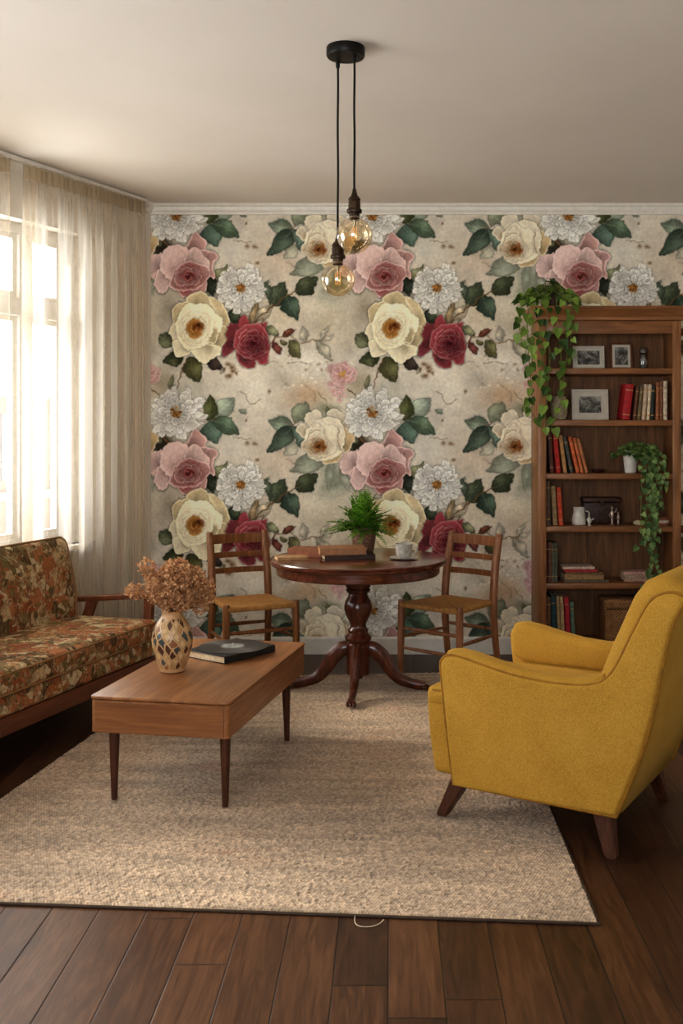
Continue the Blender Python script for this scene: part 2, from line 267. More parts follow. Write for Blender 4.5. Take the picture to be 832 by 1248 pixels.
# ---------- node helpers
def srgb(c):
    f = lambda v: (v/255/12.92) if v/255 <= .04045 else ((v/255+.055)/1.055)**2.4
    return (f(c[0]), f(c[1]), f(c[2]), 1.0)
class NT:
    def __init__(s, name):
        s.m = bpy.data.materials.new(name); s.m.use_nodes = True; s.t = s.m.node_tree; s.t.nodes.clear()
        s.out = s.t.nodes.new('ShaderNodeOutputMaterial')
    def n(s, typ, ins=None, **props):
        nd = s.t.nodes.new('ShaderNode'+typ)
        for k, v in props.items(): setattr(nd, k, v)
        for k, v in (ins or {}).items():
            sk = nd.inputs[k]
            if isinstance(v, bpy.types.NodeSocket): s.t.links.new(v, sk)
            else: sk.default_value = v
        return nd
    def math(s, op, a, b=0.0, c=0.0):
        nd = s.n('Math', {0: a, 1: b, 2: c}, operation=op); return nd.outputs[0]
    def mixc(s, f, a, b, blend='MIX'):
        nd = s.n('Mix', None, data_type='RGBA', blend_type=blend)
        for k, v in ((0, f), (6, a), (7, b)):
            if isinstance(v, bpy.types.NodeSocket): s.t.links.new(v, nd.inputs[k])
            else: nd.inputs[k].default_value = v
        return nd.outputs[2]
    def ramp(s, f, stops, interp='LINEAR'):
        nd = s.n('ValToRGB', {0: f}); e = nd.color_ramp.elements; nd.color_ramp.interpolation = interp
        while len(e) > 1: e.remove(e[-1])
        e[0].position = stops[0][0]; e[0].color = srgb(stops[0][1])
        for p, c in stops[1:]:
            q = e.new(p); q.color = srgb(c)
        return nd.outputs[0]
    def coord(s, kind='Object', scale=(1, 1, 1), rot=(0, 0, 0), loc=(0, 0, 0)):
        tc = s.n('TexCoord'); mp = s.n('Mapping', {0: tc.outputs[kind], 'Location': loc, 'Rotation': rot, 'Scale': scale}); return mp.outputs[0]
    def noise(s, vec, scale, detail=4, rough=.55, dist=0.0):
        return s.n('TexNoise', {'Vector': vec, 'Scale': scale, 'Detail': detail, 'Roughness': rough, 'Distortion': dist})
    def bump(s, h, strength=.3, dist=.005, normal=None):
        ins = {'Height': h, 'Strength': strength, 'Distance': dist}
        if normal is not None: ins['Normal'] = normal
        return s.n('Bump', ins).outputs[0]
    def bsdf(s, color, rough=.5, metal=0, spec=.5, normal=None, **kw):
        ins = {'Base Color': color if isinstance(color, bpy.types.NodeSocket) else srgb(color), 'Roughness': rough, 'Metallic': metal, 'Specular IOR Level': spec}
        ins.update(kw)
        if normal is not None: ins['Normal'] = normal
        b = s.n('BsdfPrincipled', ins); s.t.links.new(b.outputs[0], s.out.inputs[0]); return b

def m_plain(name, c, rough=.5, metal=0, var=.12, scale=30, bump=.08, spec=.5, **kw):
    t = NT(name); v = t.coord(); nz = t.noise(v, scale, 5)
    d = tuple(x*(1-var) for x in c); l = tuple(min(255, x*(1+var)) for x in c)
    col = t.ramp(nz.outputs[0], [(.3, d), (.7, l)])
    t.bsdf(col, rough, metal, spec, t.bump(nz.outputs[0], bump, .002), **kw); return t.m
def m_wood(name, dark, light, axis='x', rough=.42, fine=1.0, coat=0.0, spec=.4):
    """straight grained wood, grain running along axis"""
    t = NT(name); k = 'xyz'.index(axis); sc = [9*fine]*3; sc[k] = .9*fine
    v = t.coord(scale=sc); a = t.noise(v, 2.2, 6, .6, 1.2)
    sc2 = [60*fine]*3; sc2[k] = 2.0*fine; b = t.noise(t.coord(scale=sc2), 1.6, 3, .5)
    f = t.math('ADD', t.math('MULTIPLY', a.outputs[0], .68), t.math('MULTIPLY', b.outputs[0], .32))
    mid = tuple((x+y)/2 for x, y in zip(dark, light))
    col = t.ramp(f, [(.32, dark), (.5, mid), (.66, light)])
    t.bsdf(col, rough, 0, spec, t.bump(b.outputs[0], .12, .001), **{'Coat Weight': coat, 'Coat Roughness': .2}); return t.m

# ---------- mesh helpers
def finish(name, bm, mat, parent=None, smooth=True, angle=38, loc=None):
    me = bpy.data.meshes.new(name); bm.normal_update(); bm.to_mesh(me); bm.free()
    if mat is not None: me.materials.append(mat)
    if smooth:
        me.polygons.foreach_set('use_smooth', [True]*len(me.polygons))
        try: me.set_sharp_from_angle(angle=R(angle))
        except Exception: pass
    o = bpy.data.objects.new(name, me); COL.objects.link(o)
    if parent is not None: o.parent = parent
    if loc is not None: o.location = loc
    return o
def tag(o, label=None, cat=None, group=None, kind=None):
    for k, v in (('label', label), ('category', cat), ('group', group), ('kind', kind)):
        if v: o[k] = v
    return o
def thing(name, label, cat, loc=(0, 0, 0), rz=0, group=None):
    o = bpy.data.objects.new(name, None); COL.objects.link(o); o.empty_display_size = .05
    o.location = loc; o.rotation_euler = (0, 0, rz); return tag(o, label, cat, group)
def struct(name, bm, mat, parent=None, smooth=False):
    o = finish(name, bm, mat, parent, smooth); o['kind'] = 'structure'; return o
def dup(o, parent=None, **kw):
    c = o.copy(); COL.objects.link(c)
    if parent is not None: c.parent = parent
    for ch in list(o.children): dup(ch, c)
    return c
def BM(): return bmesh.new()
def box(bm, x0, x1, y0, y1, z0, z1, bev=0, seg=2, M=None):
    vs = [bm.verts.new(p) for p in ((x0, y0, z0), (x1, y0, z0), (x1, y1, z0), (x0, y1, z0), (x0, y0, z1), (x1, y0, z1), (x1, y1, z1), (x0, y1, z1))]
    fs = [bm.faces.new([vs[i] for i in q]) for q in ((3, 2, 1, 0), (4, 5, 6, 7), (0, 1, 5, 4), (1, 2, 6, 5), (2, 3, 7, 6), (3, 0, 4, 7))]
    if M is not None:
        for v in vs: v.co = M @ v.co
    if bev:
        es = list({e for f in fs for e in f.edges}); bmesh.ops.bevel(bm, geom=es, offset=bev, segments=seg, profile=.5, affect='EDGES')
    return bm
def lathe(bm, prof, n=24, c=(0, 0), cap=True):
    rings = []
    for r, z in prof:
        rings.append([bm.verts.new((c[0]+r*math.cos(2*PI*i/n), c[1]+r*math.sin(2*PI*i/n), z)) for i in range(n)])
    for a, b in zip(rings, rings[1:]):
        for i in range(n): bm.faces.new((a[i], a[(i+1) % n], b[(i+1) % n], b[i]))
    if cap:
        bm.faces.new(rings[0][::-1]); bm.faces.new(rings[-1])
    return bm
def spline(pts, k=6):
    P = [Vector(p) for p in pts]; out = []
    for i in range(len(P)-1):
        a, b, c, d = P[max(i-1, 0)], P[i], P[i+1], P[min(i+2, len(P)-1)]
        for j in range(k):
            t = j/k; out.append(.5*((2*b)+(-a+c)*t+(2*a-5*b+4*c-d)*t*t+(-a+3*b-3*c+d)*t**3))
    out.append(P[-1]); return out
def tube(bm, pts, r, n=8, closed=False, cap=True, flat=1.0):
    """round bar along points; r is one radius or one per point; flat squashes the second axis"""
    P = [Vector(p) for p in pts]; m = len(P); rr = r if isinstance(r, (list, tuple)) else [r]*m
    rings = []; up = None
    for i in range(m):
        if closed: d = P[(i+1) % m]-P[i-1]
        else: d = P[min(i+1, m-1)]-P[max(i-1, 0)]
        d.normalize()
        if up is None:
            up = Vector((0, 0, 1)) if abs(d.z) < .9 else Vector((1, 0, 0))
        s = d.cross(up)
        if s.length < 1e-5: s = d.orthogonal()
        s.normalize(); up = s.cross(d).normalized()
        rings.append([bm.verts.new(P[i]+(s*math.cos(2*PI*j/n)+up*flat*math.sin(2*PI*j/n))*rr[i]) for j in range(n)])
    for i in range(m if closed else m-1):
        a, b = rings[i], rings[(i+1) % m]
        for j in range(n): bm.faces.new((a[j], a[(j+1) % n], b[(j+1) % n], b[j]))
    if cap and not closed:
        bm.faces.new(rings[0][::-1]); bm.faces.new(rings[-1])
    return bm
def prism(bm, poly, y0, y1, bev=0, seg=3, axis='y'):
    """extrude an (x,z) outline from y0 to y1; bevel only its two rims"""
    f = lambda x, z, y: (x, y, z) if axis == 'y' else ((y, x, z) if axis == 'x' else (x, z, y))
    a = [bm.verts.new(f(x, z, y0)) for x, z in poly]; b = [bm.verts.new(f(x, z, y1)) for x, z in poly]; n = len(poly)
    fa = bm.faces.new(a); fb = bm.faces.new(b[::-1])
    for i in range(n): bm.faces.new((a[(i+1) % n], a[i], b[i], b[(i+1) % n]))
    bmesh.ops.recalc_face_normals(bm, faces=bm.faces[:])
    if bev:
        es = list(set(fa.edges) | set(fb.edges)); bmesh.ops.bevel(bm, geom=es, offset=bev, segments=seg, profile=.5, affect='EDGES')
    return bm
def taper_leg(bm, top, bot, r0, r1, n=12, square=False):
    a, b = Vector(top), Vector(bot)
    if not square: return tube(bm, [a, a.lerp(b, .5), b], [r0, (r0+r1)/2, r1], n)
    vs = []
    for p, r in ((a, r0), (b, r1)): vs.append([bm.verts.new(p+Vector(q)*r) for q in ((-1, -1, 0), (1, -1, 0), (1, 1, 0), (-1, 1, 0))])
    f = [bm.faces.new(vs[0]), bm.faces.new(vs[1][::-1])]
    for i in range(4): f.append(bm.faces.new((vs[0][(i+1) % 4], vs[0][i], vs[1][i], vs[1][(i+1) % 4])))
    bmesh.ops.recalc_face_normals(bm, faces=bm.faces[:])
    bmesh.ops.bevel(bm, geom=list({e for q in f for e in q.edges}), offset=min(r0, r1)*.3, segments=2, affect='EDGES')
    return bm
def rbox(bm, x0, x1, y0, y1, z0, z1, r, puff=0.0, seg=4, cuts=8):
    """upholstered block: rounded edges, faces puffed outwards"""
    b2 = bmesh.new(); box(b2, x0, x1, y0, y1, z0, z1)
    bmesh.ops.bevel(b2, geom=b2.edges[:], offset=r, segments=seg, profile=.6, affect='EDGES')
    bmesh.ops.subdivide_edges(b2, edges=[e for e in b2.edges if e.calc_length() > r*1.5], cuts=cuts, use_grid_fill=True)
    c = Vector(((x0+x1)/2, (y0+y1)/2, (z0+z1)/2)); h = Vector(((x1-x0)/2, (y1-y0)/2, (z1-z0)/2))
    for v in b2.verts:
        q = Vector([(v.co[i]-c[i])/h[i] for i in range(3)])
        w = [max(0., 1-abs(q[i])**4) for i in range(3)]
        v.co.z += puff*q.z*w[0]*w[1]*(abs(q.z) > .6)
    me = bpy.data.meshes.new('t'); b2.to_mesh(me); b2.free(); bm.from_mesh(me); bpy.data.meshes.remove(me); return bm

# ---------- dimensions (metres; camera at the origin looking along +Y)
CEIL = 2.82; WALL_Y = 6.44
WL = (-1.5, 6.44); WANG = math.atan2(-.912, -.41)

# ---------- materials
MT = {}
MT['white_trim'] = m_plain('white_trim', (226, 220, 208), .45, var=.03)
MT['oak'] = m_wood('oak_teak', (122, 78, 46), (172, 120, 76), 'y', .38, 1.0, .15)
MT['oak_x'] = m_wood('oak_teak_cross', (112, 70, 40), (162, 110, 68), 'x', .4, 1.0, .1)
MT['leg_wood'] = m_wood('dark_leg_wood', (58, 32, 20), (98, 56, 34), 'z', .4, 1.2, .15)
MT['chair_wood'] = m_wood('chair_wood', (100, 62, 34), (164, 110, 64), 'z', .4, 1.3, .2)
MT['chair_wood2'] = m_wood('chair_wood_red', (112, 70, 42), (176, 120, 80), 'z', .4, 1.3, .2)
MT['mahogany'] = m_wood('mahogany', (54, 28, 18), (108, 56, 36), 'z', .25, 1.0, .45)
MT['mahogany_x'] = m_wood('mahogany_top', (68, 35, 23), (122, 68, 46), 'x', .2, 1.0, .5)
MT['case'] = m_wood('bookcase_wood', (112, 74, 44), (176, 124, 78), 'z', .45, 1.0, .1)
MT['case_x'] = m_wood('bookcase_wood_cross', (108, 70, 40), (166, 112, 66), 'x', .45, 1.0, .1)
MT['case_back'] = m_wood('bookcase_back_wood', (92, 63, 40), (152, 108, 70), 'z', .6, 1.5)
MT['sofa_wood'] = m_wood('sofa_wood', (84, 46, 28), (132, 78, 48), 'x', .38, 1.0, .2)
MT['black_metal'] = m_plain('black_metal', (30, 27, 24), .45, .6, var=.15)
MT['bronze'] = m_plain('aged_bronze', (62, 48, 34), .45, .7, var=.25)
MT['china'] = m_plain('glazed_china', (196, 190, 178), .25, var=.08)
MT['paper'] = m_plain('book_paper', (206, 186, 152), .8, var=.1, scale=120)
MT['soil'] = m_plain('potting_soil', (50, 36, 26), .95, var=.3, scale=90, bump=.5)

def m_velvet():
    t = NT('mustard_velvet'); v = t.coord(); a = t.noise(v, 6, 4); b = t.noise(v, 300, 3)
    f = t.math('ADD', t.math('MULTIPLY', a.outputs[0], .3), t.math('MULTIPLY', b.outputs[0], .7))
    col = t.ramp(f, [(.3, (156, 116, 40)), (.52, (186, 142, 56)), (.72, (206, 164, 80))])
    t.bsdf(col, .82, 0, .25, t.bump(b.outputs[0], .35, .002), **{'Sheen Weight': .3, 'Sheen Roughness': .4, 'Sheen Tint': srgb((240, 200, 110))}); return t.m
MT['velvet'] = m_velvet()
MT['piping'] = m_plain('mustard_piping', (152, 106, 26), .8, var=.1)

def m_floral():
    """autumn print: warped blotches of rust, cream, olive and brown with dark outlines and leafy streaks"""
    t = NT('autumn_floral_fabric'); v = t.coord()
    wn = t.noise(v, 7, 3); off = t.n('VectorMath', {0: wn.outputs['Color'], 1: (.5, .5, .5)}, operation='SUBTRACT'); off2 = t.n('VectorMath', {0: off.outputs[0], 'Scale': .13}, operation='SCALE')
    vv = t.n('VectorMath', {0: v, 1: off2.outputs[0]}, operation='ADD').outputs[0]
    big = t.n('TexVoronoi', {'Vector': vv, 'Scale': 10.5}); small = t.n('TexVoronoi', {'Vector': vv, 'Scale': 27})
    pal = [(0, (78, 66, 42)), (.1, (168, 98, 60)), (.24, (206, 180, 138)), (.36, (112, 100, 62)), (.46, (148, 68, 40)), (.56, (58, 46, 34)), (.64, (186, 114, 74)), (.76, (220, 200, 160)), (.9, (134, 116, 78)), (.96, (88, 46, 34))]
    sepb = t.n('SeparateColor', {0: big.outputs['Color']}); seps = t.n('SeparateColor', {0: small.outputs['Color']})
    c1 = t.ramp(sepb.outputs[0], pal, 'CONSTANT'); c2 = t.ramp(seps.outputs[1], pal, 'CONSTANT')
    msk = t.math('GREATER_THAN', t.noise(v, 9, 2).outputs[0], .5)
    col = t.mixc(t.math('MULTIPLY', msk, .85), c1, c2)
    tiny = t.n('TexVoronoi', {'Vector': vv, 'Scale': 62}); sept = t.n('SeparateColor', {0: tiny.outputs['Color']}); c3 = t.ramp(sept.outputs[2], pal, 'CONSTANT'); m3 = t.math('GREATER_THAN', t.noise(v, 15, 3).outputs[0], .53)
    col = t.mixc(t.math('MULTIPLY', m3, .6), col, c3)
    edge = t.n('TexVoronoi', {'Vector': vv, 'Scale': 27}, feature='DISTANCE_TO_EDGE'); e = t.math('LESS_THAN', edge.outputs['Distance'], .07)
    col = t.mixc(t.math('MULTIPLY', e, .35), col, srgb((46, 34, 22)))
    w = t.n('TexWave', {'Vector': vv, 'Scale': 16, 'Distortion': 9, 'Detail': 3}); col = t.mixc(t.math('MULTIPLY', w.outputs[1], .32), col, srgb((172, 142, 96)))
    fade = t.noise(v, 45, 3); col = t.mixc(t.math('MULTIPLY', fade.outputs[0], .35), col, srgb((120, 92, 58)))
    cl = t.noise(v, 420, 2)
    t.bsdf(col, .85, 0, .2, t.bump(cl.outputs[0], .3, .0015), **{'Sheen Weight': .0}); return t.m
MT['floral'] = m_floral()

def m_floor():
    t = NT('dark_plank_floor'); tc = t.n('TexCoord'); sp = t.n('SeparateXYZ', {0: tc.outputs['Object']})
    x = t.math('DIVIDE', t.math('ADD', sp.outputs[0], 20.096), .1405); ix = t.math('FLOOR', x); fx = t.math('FRACT', x)
    wn = t.n('TexWhiteNoise', {'W': ix}, noise_dimensions='1D')
    y = t.math('DIVIDE', t.math('ADD', sp.outputs[1], t.math('MULTIPLY', wn.outputs[0], 7.0)), 1.9); iy = t.math('FLOOR', y); fy = t.math('FRACT', y)
    idc = t.n('CombineXYZ', {0: ix, 1: iy}); rnd = t.n('TexWhiteNoise', {'Vector': idc.outputs[0]}, noise_dimensions='2D')
    gx = t.math('MINIMUM', fx, t.math('SUBTRACT', 1, fx)); gy = t.math('MULTIPLY', t.math('MINIMUM', fy, t.math('SUBTRACT', 1, fy)), 13.3)
    g = t.math('MINIMUM', gx, gy); gap = t.math('SMOOTH_MIN', t.math('DIVIDE', g, .022), 1, .2)
    offv = t.n('CombineXYZ', {0: t.math('MULTIPLY', rnd.outputs[0], 31), 1: t.math('MULTIPLY', rnd.outputs[0], 17)})
    pv = t.n('VectorMath', {0: tc.outputs['Object'], 1: offv.outputs[0]}, operation='ADD')
    mp = t.n('Mapping', {0: pv.outputs[0], 'Scale': (14, 1.3, 1)}); gr = t.noise(mp.outputs[0], 2.4, 7, .62, 1.6)
    mp2 = t.n('Mapping', {0: pv.outputs[0], 'Scale': (110, 4, 1)}); fi = t.noise(mp2.outputs[0], 1.5, 3)
    kn = t.n('TexVoronoi', {'Vector': t.n('Mapping', {0: pv.outputs[0], 'Scale': (5.5, 1.9, 1)}).outputs[0], 'Scale': 1.0}); k = t.math('LESS_THAN', kn.outputs[0], .12)
    ks = t.math('MULTIPLY', t.math('SUBTRACT', 1, t.math('MINIMUM', t.math('DIVIDE', kn.outputs[0], .2), 1)), .8)
    f = t.math('ADD', t.math('MULTIPLY', gr.outputs[0], .6), t.math('ADD', t.math('MULTIPLY', fi.outputs[0], .25), t.math('MULTIPLY', rnd.outputs[0], .18)))
    col = t.ramp(f, [(.3, (38, 23, 14)), (.5, (68, 43, 27)), (.72, (101, 69, 45))])
    col = t.mixc(ks, col, srgb((30, 17, 10))); col = t.mixc(t.math('SUBTRACT', 1, gap), col, srgb((14, 9, 6)))
    h = t.math('ADD', t.math('MULTIPLY', gap, .8), t.math('MULTIPLY', gr.outputs[0], .12))
    rg = t.math('ADD', .29, t.math('MULTIPLY', fi.outputs[0], .22))
    t.bsdf(col, rg, 0, .45, t.bump(h, .35, .004)); return t.m
MT['floor'] = m_floor()

def m_ceiling():
    t = NT('ceiling_paint'); nz = t.noise(t.coord(), 1.2, 3); col = t.ramp(nz.outputs[0], [(.3, (224, 214, 203)), (.7, (230, 221, 210))])
    t.bsdf(col, .9, 0, .2, t.bump(t.noise(t.coord(), 240, 2).outputs[0], .05, .001)); return t.m
MT['ceiling'] = m_ceiling()
def m_plaster(name, c):
    t = NT(name); nz = t.noise(t.coord(), 3, 4); col = t.ramp(nz.outputs[0], [(.3, tuple(x*.95 for x in c)), (.7, c)])
    t.bsdf(col, .9, 0, .2, t.bump(t.noise(t.coord(), 160, 2).outputs[0], .08, .001)); return t.m
MT['plaster'] = m_plaster('wall_paint', (228, 221, 210))
def m_attr(name, rough=.85, spec=.2, bump=(300, .12, .001), sheen=0):
    t = NT(name); a = t.n('Attribute', None, attribute_name='Col'); v = t.coord(); nz = t.noise(v, bump[0], 3)
    t.bsdf(a.outputs[0], rough, 0, spec, t.bump(nz.outputs[0], bump[1], bump[2]), **{'Sheen Weight': sheen}); return t.m
MT['wallpaper'] = m_attr('floral_wallpaper')
MT['rug'] = m_attr('woven_rug', .95, .1, (420, .5, .003), .3)
def m_glass(name, tint, gl=.08, rough=.02):
    t = NT(name); tr = t.n('BsdfTransparent', {0: srgb(tint)}); gb = t.n('BsdfGlossy', {0: (1, 1, 1, 1), 'Roughness': rough})
    fr = t.n('LayerWeight', {0: .25}); f = t.math('ADD', t.math('MULTIPLY', fr.outputs[1], .55), gl)
    mx = t.n('MixShader', {0: f, 1: tr.outputs[0], 2: gb.outputs[0]}); t.t.links.new(mx.outputs[0], t.out.inputs[0]); return t.m
MT['pane'] = m_glass('window_glass', (250, 250, 248), .02)
MT['amber'] = m_glass('amber_bulb_glass', (251, 238, 214), .1)
MT['jar_glass'] = m_glass('jar_glass', (190, 190, 185), .1)
def m_sheer(name, c, clear):
    t = NT(name); v = t.coord('UV'); 
    a = t.noise(t.n('Mapping', {0: v, 'Scale': (900, 26, 1)}).outputs[0], 1, 3); b = t.noise(t.n('Mapping', {0: v, 'Scale': (26, 900, 1)}).outputs[0], 1, 3)
    w = t.math('MULTIPLY', t.math('ADD', a.outputs[0], b.outputs[0]), .5)
    col = t.ramp(w, [(.35, tuple(x*.86 for x in c)), (.65, c)])
    d = t.n('BsdfDiffuse', {0: col}); tl = t.n('BsdfTranslucent', {0: col}); m1 = t.n('MixShader', {0: .54, 1: d.outputs[0], 2: tl.outputs[0]})
    # the weave hides more where the cloth is seen edge-on
    lw = t.n('LayerWeight', {0: .5}); fac = t.math('MULTIPLY', t.math('SUBTRACT', 1, lw.outputs[1]), clear)
    fac = t.math('MULTIPLY', fac, t.math('ADD', .6, t.math('MULTIPLY', w, .8)))
    tr = t.n('BsdfTransparent', {0: srgb((252, 246, 236))}); mx = t.n('MixShader', {0: fac, 1: m1.outputs[0], 2: tr.outputs[0]})
    t.t.links.new(mx.outputs[0], t.out.inputs[0]); return t.m
MT['sheer'] = m_sheer('sheer_linen', (240, 233, 222), .8)
MT['hem'] = m_sheer('linen_double_hem', (206, 188, 160), .3)
def m_leaf(name, dark, light, rough=.4):
    t = NT(name); g = t.n('NewGeometry'); r = g.outputs['Random Per Island']; nz = t.noise(t.coord(), 60, 2)
    f = t.math('ADD', t.math('MULTIPLY', r, .7), t.math('MULTIPLY', nz.outputs[0], .3)); col = t.ramp(f, [(.15, dark), (.85, light)])
    b = t.bsdf(col, rough, 0, .4); tl = t.n('BsdfTranslucent', {0: col}); mx = t.n('MixShader', {0: .25, 1: b.outputs[0], 2: tl.outputs[0]}); t.t.links.new(mx.outputs[0], t.out.inputs[0]); return t.m
MT['pothos'] = m_leaf('pothos_leaf', (42, 72, 26), (146, 176, 80)); MT['ivy'] = m_leaf('ivy_leaf', (50, 82, 40), (150, 178, 106)); MT['fern'] = m_leaf('fern_leaf', (60, 112, 26), (140, 190, 66))
MT['vine'] = m_plain('vine_stem', (110, 116, 60), .6); MT['dried'] = m_leaf('dried_flower', (164, 114, 74), (236, 194, 148), .9); MT['dry_stem'] = m_plain('dried_stem', (120, 88, 54), .9)

# ================================================================= THE SETTING
PLAN = [(-1.73, 6.56), (-5.26, -1.3), (2.78, -1.3), (2.78, 6.56)]
b = BM(); prism(b, PLAN, -.06, 0, axis='z'); struct('floor', b, MT['floor'])
b = BM(); prism(b, PLAN, CEIL, CEIL+.08, axis='z'); struct('ceiling', b, MT['ceiling'])

# back wall: a fine sheet whose vertices carry the printed wallpaper
def wallpaper():
    S = 2; tile = paint_tile(S); TH, TW = tile.shape[:2]
    K = 1250/WALL_Y; st = .0036
    xs = np.arange(-1.56, 2.74, st); zs = np.arange(.09, 2.765, st)
    nx, nz = len(xs), len(zs); X, Z = np.meshgrid(xs, zs)
    px = ((475+K*X) % 239)*S; py = ((525-(Z-1.4)*K) % 240)*S
    x0 = np.floor(px-.5).astype(int); y0 = np.floor(py-.5).astype(int); tx = (px-.5-x0)[..., None]; ty = (py-.5-y0)[..., None]
    g = lambda a, c: tile[c % TH, a % TW]
    col = (g(x0, y0)*(1-tx)+g(x0+1, y0)*tx)*(1-ty)+(g(x0, y0+1)*(1-tx)+g(x0+1, y0+1)*tx)*ty
    lin = np.where(col <= .04045, col/12.92, ((col+.055)/1.055)**2.4)
    co = np.stack([X, np.full_like(X, WALL_Y), Z], -1).reshape(-1, 3).astype('f')
    i = np.arange((nz-1)*(nx-1)); r = i//(nx-1); c = i % (nx-1); a = r*nx+c
    q = np.stack([a, a+1, a+1+nx, a+nx], 1).astype('i')
    # the rest of the wall: margins and thickness
    ex = np.array([(-1.7, WALL_Y+.002, 0), (2.75, WALL_Y+.002, 0), (2.75, WALL_Y+.002, CEIL), (-1.7, WALL_Y+.002, CEIL), (-1.7, WALL_Y+.1, 0), (2.75, WALL_Y+.1, 0), (2.75, WALL_Y+.1, CEIL), (-1.7, WALL_Y+.1, CEIL)], 'f')
    nb = len(co); qe = np.array([(0, 1, 2, 3), (5, 4, 7, 6), (3, 2, 6, 7)], 'i')+nb
    co = np.vstack([co, ex]); q = np.vstack([q, qe])
    me = bpy.data.meshes.new('wall_back'); me.vertices.add(len(co)); me.vertices.foreach_set('co', co.ravel())
    me.loops.add(q.size); me.loops.foreach_set('vertex_index', q.ravel()); me.polygons.add(len(q)); me.polygons.foreach_set('loop_start', np.arange(0, q.size, 4, dtype='i'))
    me.update(calc_edges=True)
    at = me.color_attributes.new('Col', 'FLOAT_COLOR', 'POINT'); rgba = np.ones((len(co), 4), 'f'); rgba[:nb, :3] = lin.reshape(-1, 3); rgba[nb:, :3] = (.38, .33, .25)
    at.data.foreach_set('color', rgba.ravel()); me.materials.append(MT['wallpaper'])
    o = bpy.data.objects.new('wall_back', me); COL.objects.link(o); o['kind'] = 'structure'
wallpaper()
# left wall slanting away from the back corner, with two windows (local x runs along it, -y is outdoors)
def wall_with_holes(bm, L, H, holes, y0=-.24, y1=0):
    x = 0
    for a, c, z0, z1 in holes:
        box(bm, x, a, y0, y1, 0, H); box(bm, a, c, y0, y1, 0, z0); box(bm, a, c, y0, y1, z1, H); x = c
    box(bm, x, L, y0, y1, 0, H)
W1H = (.44, 1.98, .76, 2.52); W1 = (.64, 1.98, .76, 2.52); W2 = (2.75, 4.45, .76, 2.52)
b = BM(); wall_with_holes(b, 8.6, CEIL, (W1H, W2)); wl = struct('wall_left', b, MT['plaster']); wl.location = (*WL, 0); wl.rotation_euler = (0, 0, WANG)
b = BM(); box(b, 2.7, 2.8, -1.3, 6.6, 0, CEIL); struct('wall_right', b, MT['plaster'])
b = BM(); 
FILL_HOLE = (2.6, 4.4, .85, 2.3)  # unseen opening behind the camera, added and sized for frontal fill light
wall_with_holes(b, 8.0, CEIL, (FILL_HOLE,), -.2, 0); wr = struct('wall_front', b, MT['plaster']); wr.location = (2.75, -1.2, 0); wr.rotation_euler = (0, 0, PI)
wr.scale = (1, -1, 1)

def window(name, W, loc, ang, mull, transom=2.07):
    x0, x1, z0, z1 = W
    root = bpy.data.objects.new(name, None); COL.objects.link(root); root['kind'] = 'structure'; root.location = loc; root.rotation_euler = (0, 0, ang)
    b = BM(); f = .055
    for a in ((x0, x0+f, z0, z1), (x1-f, x1, z0, z1), (x0+f, x1-f, z0, z0+f), (x0+f, x1-f, z1-f, z1)): box(b, a[0], a[1], -.16, -.09, a[2], a[3], .005)
    finish('window_frame', b, MT['white_trim'], root)
    for m in mull:
        b = BM(); box(b, m-.045, m+.045, -.165, -.085, z0+f, z1-f, .006); finish('mullion', b, MT['white_trim'], root)
    b = BM(); box(b, x0+f, x1-f, -.17, -.08, transom-.05, transom+.05, .006); finish('transom', b, MT['white_trim'], root)
    xs = [x0+f]+[q for m in mull for q in (m-.045, m+.045)]+[x1-f]
    for i in range(0, len(xs), 2):
        for za, zb in ((z0+f, transom-.05), (transom+.05, z1-f)):
            b = BM(); s = .03; a, c = xs[i], xs[i+1]
            for q in ((a, a+s, za, zb), (c-s, c, za, zb), (a+s, c-s, za, za+s), (a+s, c-s, zb-s, zb)): box(b, q[0], q[1], -.145, -.105, q[2], q[3])
            sash = finish('sash', b, MT['white_trim'], root)
            b = BM(); vs = [b.verts.new(p) for p in ((a+s, -.125, za+s), (c-s, -.125, za+s), (c-s, -.125, zb-s), (a+s, -.125, zb-s))]; b.faces.new(vs)
            finish('glass_pane', b, MT['pane'], sash, False)
    b = BM(); box(b, x0-.04, x1+.04, -.08, .05, z0-.035, z0, .008); finish('sill', b, MT['white_trim'], root)
    return root
w1 = window('window_1', W1, (*WL, 0), WANG, (.985, 1.5))
b = BM(); prism(b, [(.44, -.02), (.44, -.2), (.645, -.2), (.645, -.1)], .76, 2.52, axis='z'); finish('splayed_jamb', b, MT['white_trim'], w1, False)
window('window_2', W2, (*WL, 0), WANG, (3.3, 3.9))

# cornice, baseboards
b = BM(); prism(b, [(WALL_Y, 2.755), (WALL_Y-.018, 2.755), (WALL_Y-.02, 2.765), (WALL_Y-.03, 2.78), (WALL_Y-.034, 2.80), (WALL_Y-.045, 2.805), (WALL_Y-.045, CEIL), (WALL_Y, CEIL)], -1.52, 2.7, axis='x'); struct('trim_1', b, MT['white_trim'])
b = BM(); prism(b, [(0, 2.76), (.018, 2.76), (.02, 2.77), (.03, 2.785), (.045, 2.80), (.05, CEIL), (0, CEIL)], .0, 8.4, axis='x'); t2 = struct('trim_2', b, MT['white_trim']); t2.location = (*WL, 0); t2.rotation_euler = (0, 0, WANG)
b = BM(); prism(b, [(WALL_Y, 0), (WALL_Y-.018, 0), (WALL_Y-.018, .095), (WALL_Y-.012, .108), (WALL_Y, .108)], -1.5, 2.7, axis='x'); struct('baseboard_back', b, MT['white_trim'])
b = BM(); prism(b, [(0, 0), (.018, 0), (.018, .095), (.012, .108), (0, .108)], .0, 8.4, axis='x'); t2 = struct('baseboard_left', b, MT['white_trim']); t2.location = (*WL, 0); t2.rotation_euler = (0, 0, WANG)

